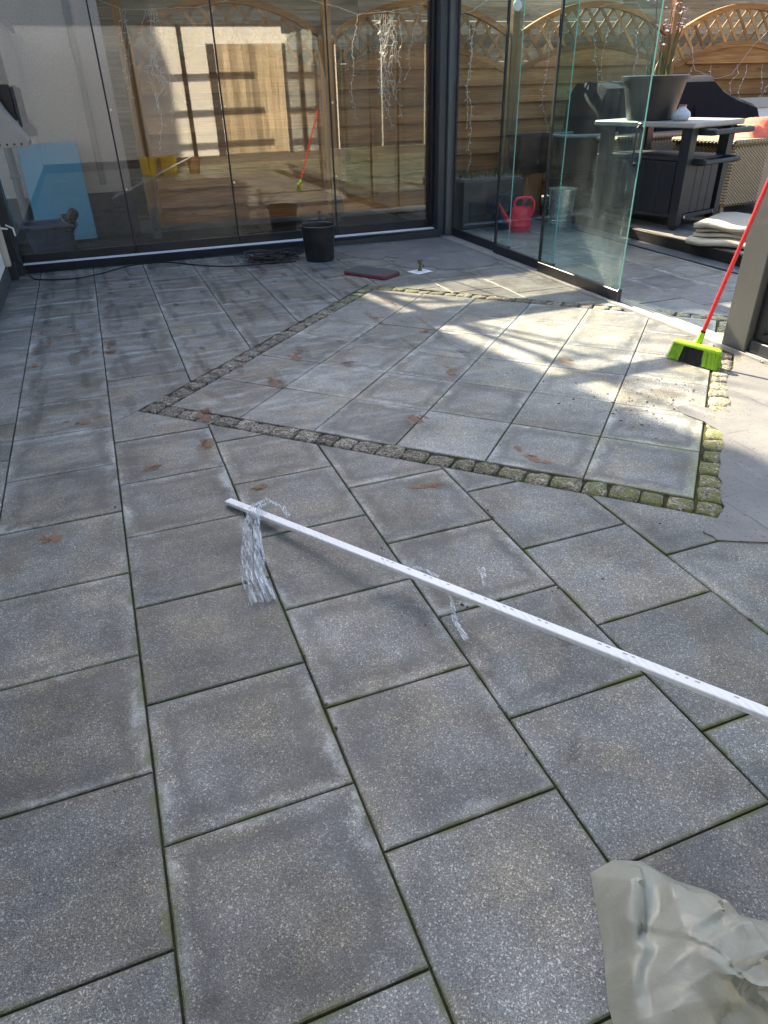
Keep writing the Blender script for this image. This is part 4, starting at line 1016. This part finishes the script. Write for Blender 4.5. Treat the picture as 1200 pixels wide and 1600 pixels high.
light_string('tangled white icicle light hanging behind the second glass pane', (1.02,YS,2.27), [(0,.65),(.03,.9),(.05,1.12),(-.02,.5),(.06,.75),(.02,.8),(.07,.95),(.04,.6),(-.26,.62),(-.22,.35),(-.24,.5)], [(-1.1,0,.30),(-.6,0,.12),(-.26,0,.0),(0,0,0),(.5,0,.02),(1.2,0,.18)], 3)
light_string('tangled white icicle light hanging behind the rightmost back pane', (3.42,YS,2.24), [(0,.55),(.05,.8),(.09,.62),(-.04,.9),(.02,1.0),(.03,.7),(.07,.95),(.0,.8),(.11,.85),(.13,.7),(.18,.4),(-.28,.95),(.42,.5),(-.1,.45)], [(-1.0,0,.16),(-.5,0,.06),(-.28,0,.0),(.1,0,.03),(.42,0,.08),(.56,0,.14)], 5)
light_string('white icicle light strings hanging on the fence behind the innermost sliding door', (4.72,YF-.09,2.28), [(-.02,2.0),(.42,1.9),(.50,1.2)], [(-.9,0,.1),(-.1,0,.06),(.45,0,.10),(1.0,0,.42),(1.12,0,.48)], 8)
light_string('white icicle light strings draped over the fence behind the dusty door', (6.3,YF-.09,2.22), [(.1,1.3),(.75,1.0),(1.0,.9),(1.5,1.1),(1.85,.9)], [(-.45,0,.28),(.2,0,.02),(.9,0,.25),(1.4,0,.28),(1.9,0,-.15),(2.1,0,.3)], 12, .0013)
light_string('white icicle light strings draped over the fence at the far right', (8.75,YF-.09,1.75), [(.12,.45),(.45,.35),(.95,.55),(1.15,.6),(1.45,.6),(1.7,.4)], [(-.1,0,.55),(.15,0,-.05),(.62,0,-.18),(.9,0,-.12),(1.2,0,.25),(1.7,0,.62)], 17, .0014)

# ------------------------------------------------------------------ small objects on the patio
bu = thing('bucket', 'black plastic bucket standing at the foot of the back glass wall', 'bucket', (2.32,6.92,.002))
MB().lathe([(0,0),(.148,0),(.152,.008),(.178,.325),(.192,.328),(.194,.335),(.194,.355),(.186,.358),(.176,.352),(.150,.02),(0,.016)], 40).build('body', M['bucket'], bu, 35); MB().lathe([(0,.30),(.170,.295)], 24).build('residue', M['soil'], bu)
MB().tube([(.196,.0,.32),(.21,.05,.25),(.19,.12,.16),(.15,.155,.11)], .004, 6).build('handle', M['alu_dark'], bu, True)
pd = thing('kneeling_pad', 'dark grey foam kneeling pad with a red edge on the paving', 'kneeling pad', (2.585,6.02,.002), radians(-56))
b = MB(); loft(b, [rrect(.52,.285,.05,0),rrect(.525,.29,.05,.010)], True, False); b.build('base', M['pad_red'], pd, 40)
b = MB(); loft(b, [rrect(.527,.292,.05,.0105),rrect(.527,.292,.05,.015)], True, False); b.build('seam', M['pad'], pd, 40)
b = MB(); loft(b, [rrect(.525,.29,.05,.0155),rrect(.523,.288,.05,.024)], True, True); b.build('red_layer', M['pad_red'], pd, 40)
b = MB(); loft(b, [rrect(.520,.285,.05,.0245),rrect(.510,.275,.048,.034)], True, True); b.build('top', M['pad'], pd, 40)
MB().cbox((.15,-.10,.0342),(.235,-.06,.036),.0005).build('label_patch', M['pad_red'], pd)
cd_ = thing('white_card', 'white square card lying on the grey coated paving', 'card', (3.06,5.90,.0045), radians(18)); MB().cbox((-.10,-.085,0),(.10,.085,.003),.001).build('card', M['card'], cd_)
bt = thing('unknown_debris', 'small unidentified bit of debris on the white card, built as a brass fitting', 'fitting', (3.07,5.93,.009)); MB().lathe([(0,0),(.022,0),(.022,.02),(.012,.024),(.012,.06),(.02,.065),(.02,.085),(.008,.09),(0,.09)], 14).build('body', M['brass'], bt, 40); MB().tube([(0,0,.05),(.03,.01,.055),(.045,.012,.03)], .009, 8).build('spout', M['brass'], bt, True); MB().cbox((-.032,-.006,.09),(.032,.006,.102),.003).build('lever', M['brass'], bt)  # fitting shape stands in for debris of unknown kind
# broom leaning on the post
hp0 = Vector((3.665,2.735,.150)); hp1 = Vector((4.035,2.80,1.20)); hd_ = (hp1-hp0).normalized()
br = thing('broom', 'broom with a lime green head and a red handle leaning on the grey post', 'broom', (3.63,2.715,0), radians(-72))
Rz = Matrix.Rotation(radians(72), 3, 'Z')
to = lambda v: Rz @ (Vector(v)-br.location)
q0 = to(hp0); q1 = to(hp0+hd_*1.36)
MB().tube([q0+(q1-q0)*t for t in (.02,.25,.5,.75,1)], .0125, 14).build('handle', M['broom_red'], br, True)
b = MB(); loft(b, [rrect(.315,.040,.019,.104),rrect(.335,.050,.024,.108),rrect(.335,.050,.024,.121),rrect(.30,.036,.017,.130)], True, True)
bh = b.build('head', M['broom_green'], br, 40)
MB().tube([Vector((q0.x-.01,q0.y,.124)), q0-(q1-q0)*.012, q0+(q1-q0)*.03], [.030,.021,.018], 14).build('socket', M['broom_green'], bh, 40); MB().tube([q0+(q1-q0)*.018, q0+(q1-q0)*.042], .0165, 14).build('collar', M['alu_dark'], br, 40)
r = random.Random(3)
for k in range(23):
    x = -.152+.304*k/22; mb = MB()
    for yrow in (-.017,-.006,.006,.017):
        for e in range(9):
            a = r.uniform(0,2*pi); sp_ = r.uniform(.003,.010); x0 = x+cos(a)*.004; y0 = yrow+sin(a)*.003
            x1 = x*1.12+cos(a)*sp_; y1 = yrow*2.1+sin(a)*sp_; mb.tube([(x0,y0,.106),((x0+x1)/2,(y0+y1)/2,.055),(x1,y1,r.uniform(.002,.012))], [.0015,.0015,.0017], 3)
    mb.build('bristle_tuft', M['bristle_black'] if 6 <= k <= 15 else M['bristle_green'], bh)
# white wrapped profile, its far end raised
A0 = Vector((.455,2.108,.016)); B0 = Vector((2.348,-1.387,.352)); L = (B0-A0).length
dv = (B0-A0).normalized(); rzb = math.atan2(dv.y, dv.x); ryb = -math.asin(dv.z)
bar = thing('white_profile', 'long white profile wrapped in clear film, its far end propped up', 'profile', A0); bar.rotation_euler = (0, ryb, rzb)
MB().cbox((0,-.019,-.009),(L,.019,.009),.0025).build('bar', M['white_alu'], bar)
MB().box((.0,.0192,-.004),(L,.0202,.003)).build('side_groove', M['hood'], bar)
mk = MB(); r = random.Random(9)
x = .12
while x < 2.6:
    if .9 < x < 2.2 and r.random() < .5: mk.box((x,.0045,.0092),(x+r.uniform(.008,.016),.0095,.0096))
    x += .026 if r.random() < .8 else .075
tag(mk.build('print_marks', M['mark'], bar), kind='stuff')
# loose film
def ribbon(name, pts, w, label, mat='film', seed=1, n=40, wob=.01, strips=1, cat='plastic film', lift=.003):
    o = thing(name, label, cat, pts[0]); P = [Vector(p)-Vector(pts[0]) for p in pts]; rr = random.Random(seed)
    for sidx in range(strips):
        ph = rr.uniform(0,6); off = rr.uniform(-.5,.5)*w*(strips > 1); b = MB(); ww = w*(rr.uniform(.45,.8) if strips > 1 else 1)
        def fn(u, v):
            t = u*(len(P)-1); i = min(int(t), len(P)-2); p = P[i].lerp(P[i+1], t-i); d = (P[min(i+1,len(P)-1)]-P[i]).normalized()
            s_ = Vector((d.y,-d.x,0)); s_ = s_.normalized() if s_.length > .05 else Vector((1,0,0))
            spread = .35+.65*min(1, u*1.6)
            return p+s_*((v-.5)*ww+off)*spread+Vector((0,0,lift+sidx*.003+wob*abs(sin(v*11+ph+u*3))*spread+.003*sin(u*41+v*9+ph)))
        b.grid(fn, n, 10); b.build('film', M[mat], o, True)
    return o
ribbon('plastic_film', [(.60,1.95,.055),(.545,1.90,.075),(.50,1.80,.03),(.47,1.65,.008),(.440,1.50,.004),(.445,1.335,.003)], .068, 'crumpled bunch of clear plastic film hanging off the white profile', 'film', 4, 46, .010, 3)
ribbon('plastic_film', [(.52,1.95,.045),(.60,1.95,.075),(.66,1.89,.05),(.675,1.85,.025)], .022, 'curled loop of clear film over the white profile near its end', 'film_tail', 6, 30, .004)
ribbon('plastic_film', [(1.075,1.10,.07),(1.05,1.02,.06),(1.03,.95,.03),(1.035,.87,.012)], .020, 'thin tail of clear film below the middle of the white profile', 'film_tail', 8, 20, .004)
ribbon('plastic_film', [(1.17,1.01,.10),(1.185,1.05,.125),(1.19,1.08,.125)], .028, 'short upright tab of clear film above the white profile', 'film_tail', 9, 14, .003)
ribbon('plastic_film', [(.955,1.235,.088),(1.0,1.20,.100),(1.05,1.13,.09)], .016, 'wrinkled flap of clear film lifting off the middle of the profile', 'film_tail', 10, 16, .004)
# bag in the bottom right corner
bgp = [(.945,.045),(1.015,.052),(1.075,.025),(1.12,-.045),(1.165,-.085),(1.18,-.15),(1.26,-.21),(1.42,-.28),(1.55,-.45),(1.45,-.75),(1.15,-.80),(.90,-.62),(.805,-.40),(.795,-.255),(.815,-.20),(.858,-.13),(.90,-.05)]
bag = thing('plastic_bag', 'crumpled grey green plastic bag in the bottom right corner', 'plastic bag', (1.12,-.33,0))
def inside(x, y, P):
    c = False; j = len(P)-1
    for i in range(len(P)):
        if (P[i][1] > y) != (P[j][1] > y) and x < (P[j][0]-P[i][0])*(y-P[i][1])/(P[j][1]-P[i][1])+P[i][0]: c = not c
        j = i
    return c
ring = []
for i in range(len(bgp)):
    p, q = bgp[i], bgp[(i+1) % len(bgp)]
    for k in range(9): ring.append((p[0]+(q[0]-p[0])*k/9-1.12, p[1]+(q[1]-p[1])*k/9+.33))
rb = random.Random(33)
creases = [(0.013, 0.165, -0.169, 0.135, 0.03, 0.03, 0.075), (0.039, 0.114, -0.237, 0.111, 0.025, 0.05, 0.03), (-0.085, 0.321, -0.236, 0.162, 0.022, 0.03, 0.07), (-0.045, 0.266, -0.119, 0.156, 0.018, 0.07, 0.03), (0.025, 0.058, -0.193, 0.069, 0.03, 0.04, 0.09), (-0.236, 0.162, -0.289, 0.065, 0.02, 0.025, 0.05), (-0.189, 0.17, -0.293, 0.108, 0.018, 0.02, 0.04), (-0.03, 0.004, -0.262, 0.06, 0.022, 0.05, 0.04), (0.005, 0.216, -0.007, 0.111, 0.015, 0.05, 0.03), (-0.125, 0.092, -0.065, -0.029, 0.02, 0.03, 0.06)]
cell = [(rb.uniform(-.4,.45), rb.uniform(-.5,.42), rb.uniform(.015,.045), rb.uniform(-.22,.22), rb.uniform(-.22,.22)) for _ in range(34)]
def bagh(x, y, t):
    # crumpled film: nearly flat facets meeting in creases, plus the long pulled folds
    x2 = x+.012*sin(y*19); y2 = y+.012*sin(x*17+1)
    pl_ = sorted((hypot(x2-c[0], y2-c[1]), c) for c in cell)[:2]
    def pz(c): return c[2]+c[3]*(x2-c[0])+c[4]*(y2-c[1])
    d0, d1 = pl_[0][0], pl_[1][0]; w = min(1, .5+(d1-d0)/.09); h = pz(pl_[0][1])*w+pz(pl_[1][1])*(1-w)
    for (ax, ay, bx_, by_, am, w1, w2) in creases:
        L_ = hypot(bx_-ax, by_-ay); ux, uy = (bx_-ax)/L_, (by_-ay)/L_; s_ = (x-ax)*ux+(y-ay)*uy; d_ = -(x-ax)*uy+(y-ay)*ux
        e = s_/L_
        if -.15 < e < 1.25:
            k_ = min(1, (e+.15)/.2)*min(1, (1.25-e)/.5); h += am*k_*max(0, (1-d_/w1) if d_ > 0 else (1+d_/w2))
    return max(.0015, .045*(1-t**3)+h*(1-t**7))
nr = 80; vs = []; n = len(ring)
for j in range(nr+1):
    t = j/nr
    for (x, y) in ring: vs.append((x*t, y*t, bagh(x*t, y*t, t)+.002*(t < 1)))
fs = [(j*n+k, j*n+(k+1) % n, (j+1)*n+(k+1) % n, (j+1)*n+k) for j in range(1, nr) for k in range(n)]
b = MB(); b.add(vs, fs); b.add([(0,0,bagh(0,0,0))]+[vs[n+k] for k in range(n)], [(0,1+k,1+(k+1) % n) for k in range(n)])
b.build('sheet', M['bag'], bag, 50)
# yellow tubs and stone-coloured pot out of frame, they show as reflections
for k, (x, rz) in enumerate(((1.42,.1),(1.84,-.08))):
    y_ = thing('yellow_crate', ('yellow plastic crate reflected in the glass, the left one', 'yellow plastic crate reflected in the glass, the right one')[k], 'crate', (x,-1.75,.0), rz, 'yellow crates behind the camera'); b = MB(); loft(b, [rrect(.30,.26,.03,0),rrect(.36,.31,.035,.31),rrect(.40,.35,.04,.315),rrect(.40,.35,.04,.345),rrect(.36,.31,.035,.345),rrect(.28,.24,.03,.02)], True, True); b.build('tub', M['yellow'], y_, 40)
tp = thing('clay_pot', 'brown clay pot propping the far end of the white profile', 'plant pot', (2.36,-1.40,0)); MB().lathe([(0,0),(.10,0),(.14,.26),(.16,.265),(.16,.335),(.13,.335),(.12,.25),(0,.24)], 28).build('pot', M['terracotta'], tp, 40)
# cable and coil
cp = [(-.70,7.56,.42),(-.69,7.50,.28),(-.64,7.42,.10),(-.58,7.36,.012),(-.50,7.27,.008),(-.36,7.20,.008),(-.15,7.18,.008),(.05,7.27,.008),(.25,7.44,.008),(.42,7.56,.008),(.62,7.57,.008),(.80,7.50,.008),(1.0,7.28,.008),(1.2,7.10,.008),(1.42,6.99,.008),(1.64,6.97,.008),(1.9,6.95,.008),(2.05,6.93,.008)]
def smooth_path(P, n=6):
    P = [Vector(p) for p in P]; o = []
    for i in range(len(P)-1):
        a, b_, c, d = P[max(i-1,0)], P[i], P[i+1], P[min(i+2,len(P)-1)]
        for k in range(n):
            t = k/n; o.append(.5*((2*b_)+(c-a)*t+(2*a-5*b_+4*c-d)*t*t+(-a+3*b_-3*c+d)*t**3))
    o.append(P[-1]); return o
tag(MB().tube(smooth_path(cp), .0065, 8).build('cable', M['cable'], None, True), 'black cable running along the foot of the back glass wall', 'cable')
r = random.Random(14); cc = []
for k in range(150):
    a = k*.47+r.gauss(0,.15); R_ = .15+.05*sin(k*.9)+r.gauss(0,.025); cc.append((1.87+R_*1.45*cos(a)+.05*sin(k*.13), 7.13+R_*.75*sin(a)+.02*cos(k*.21), .012+.075*(.5+.5*sin(k*.61))*r.random()+.03*(k/150)))
tag(MB().tube(smooth_path(cc, 4), .0062, 6).build('cable_coil', M['cable'], None, True), 'tangled coil of black cable beside the bucket', 'cable')
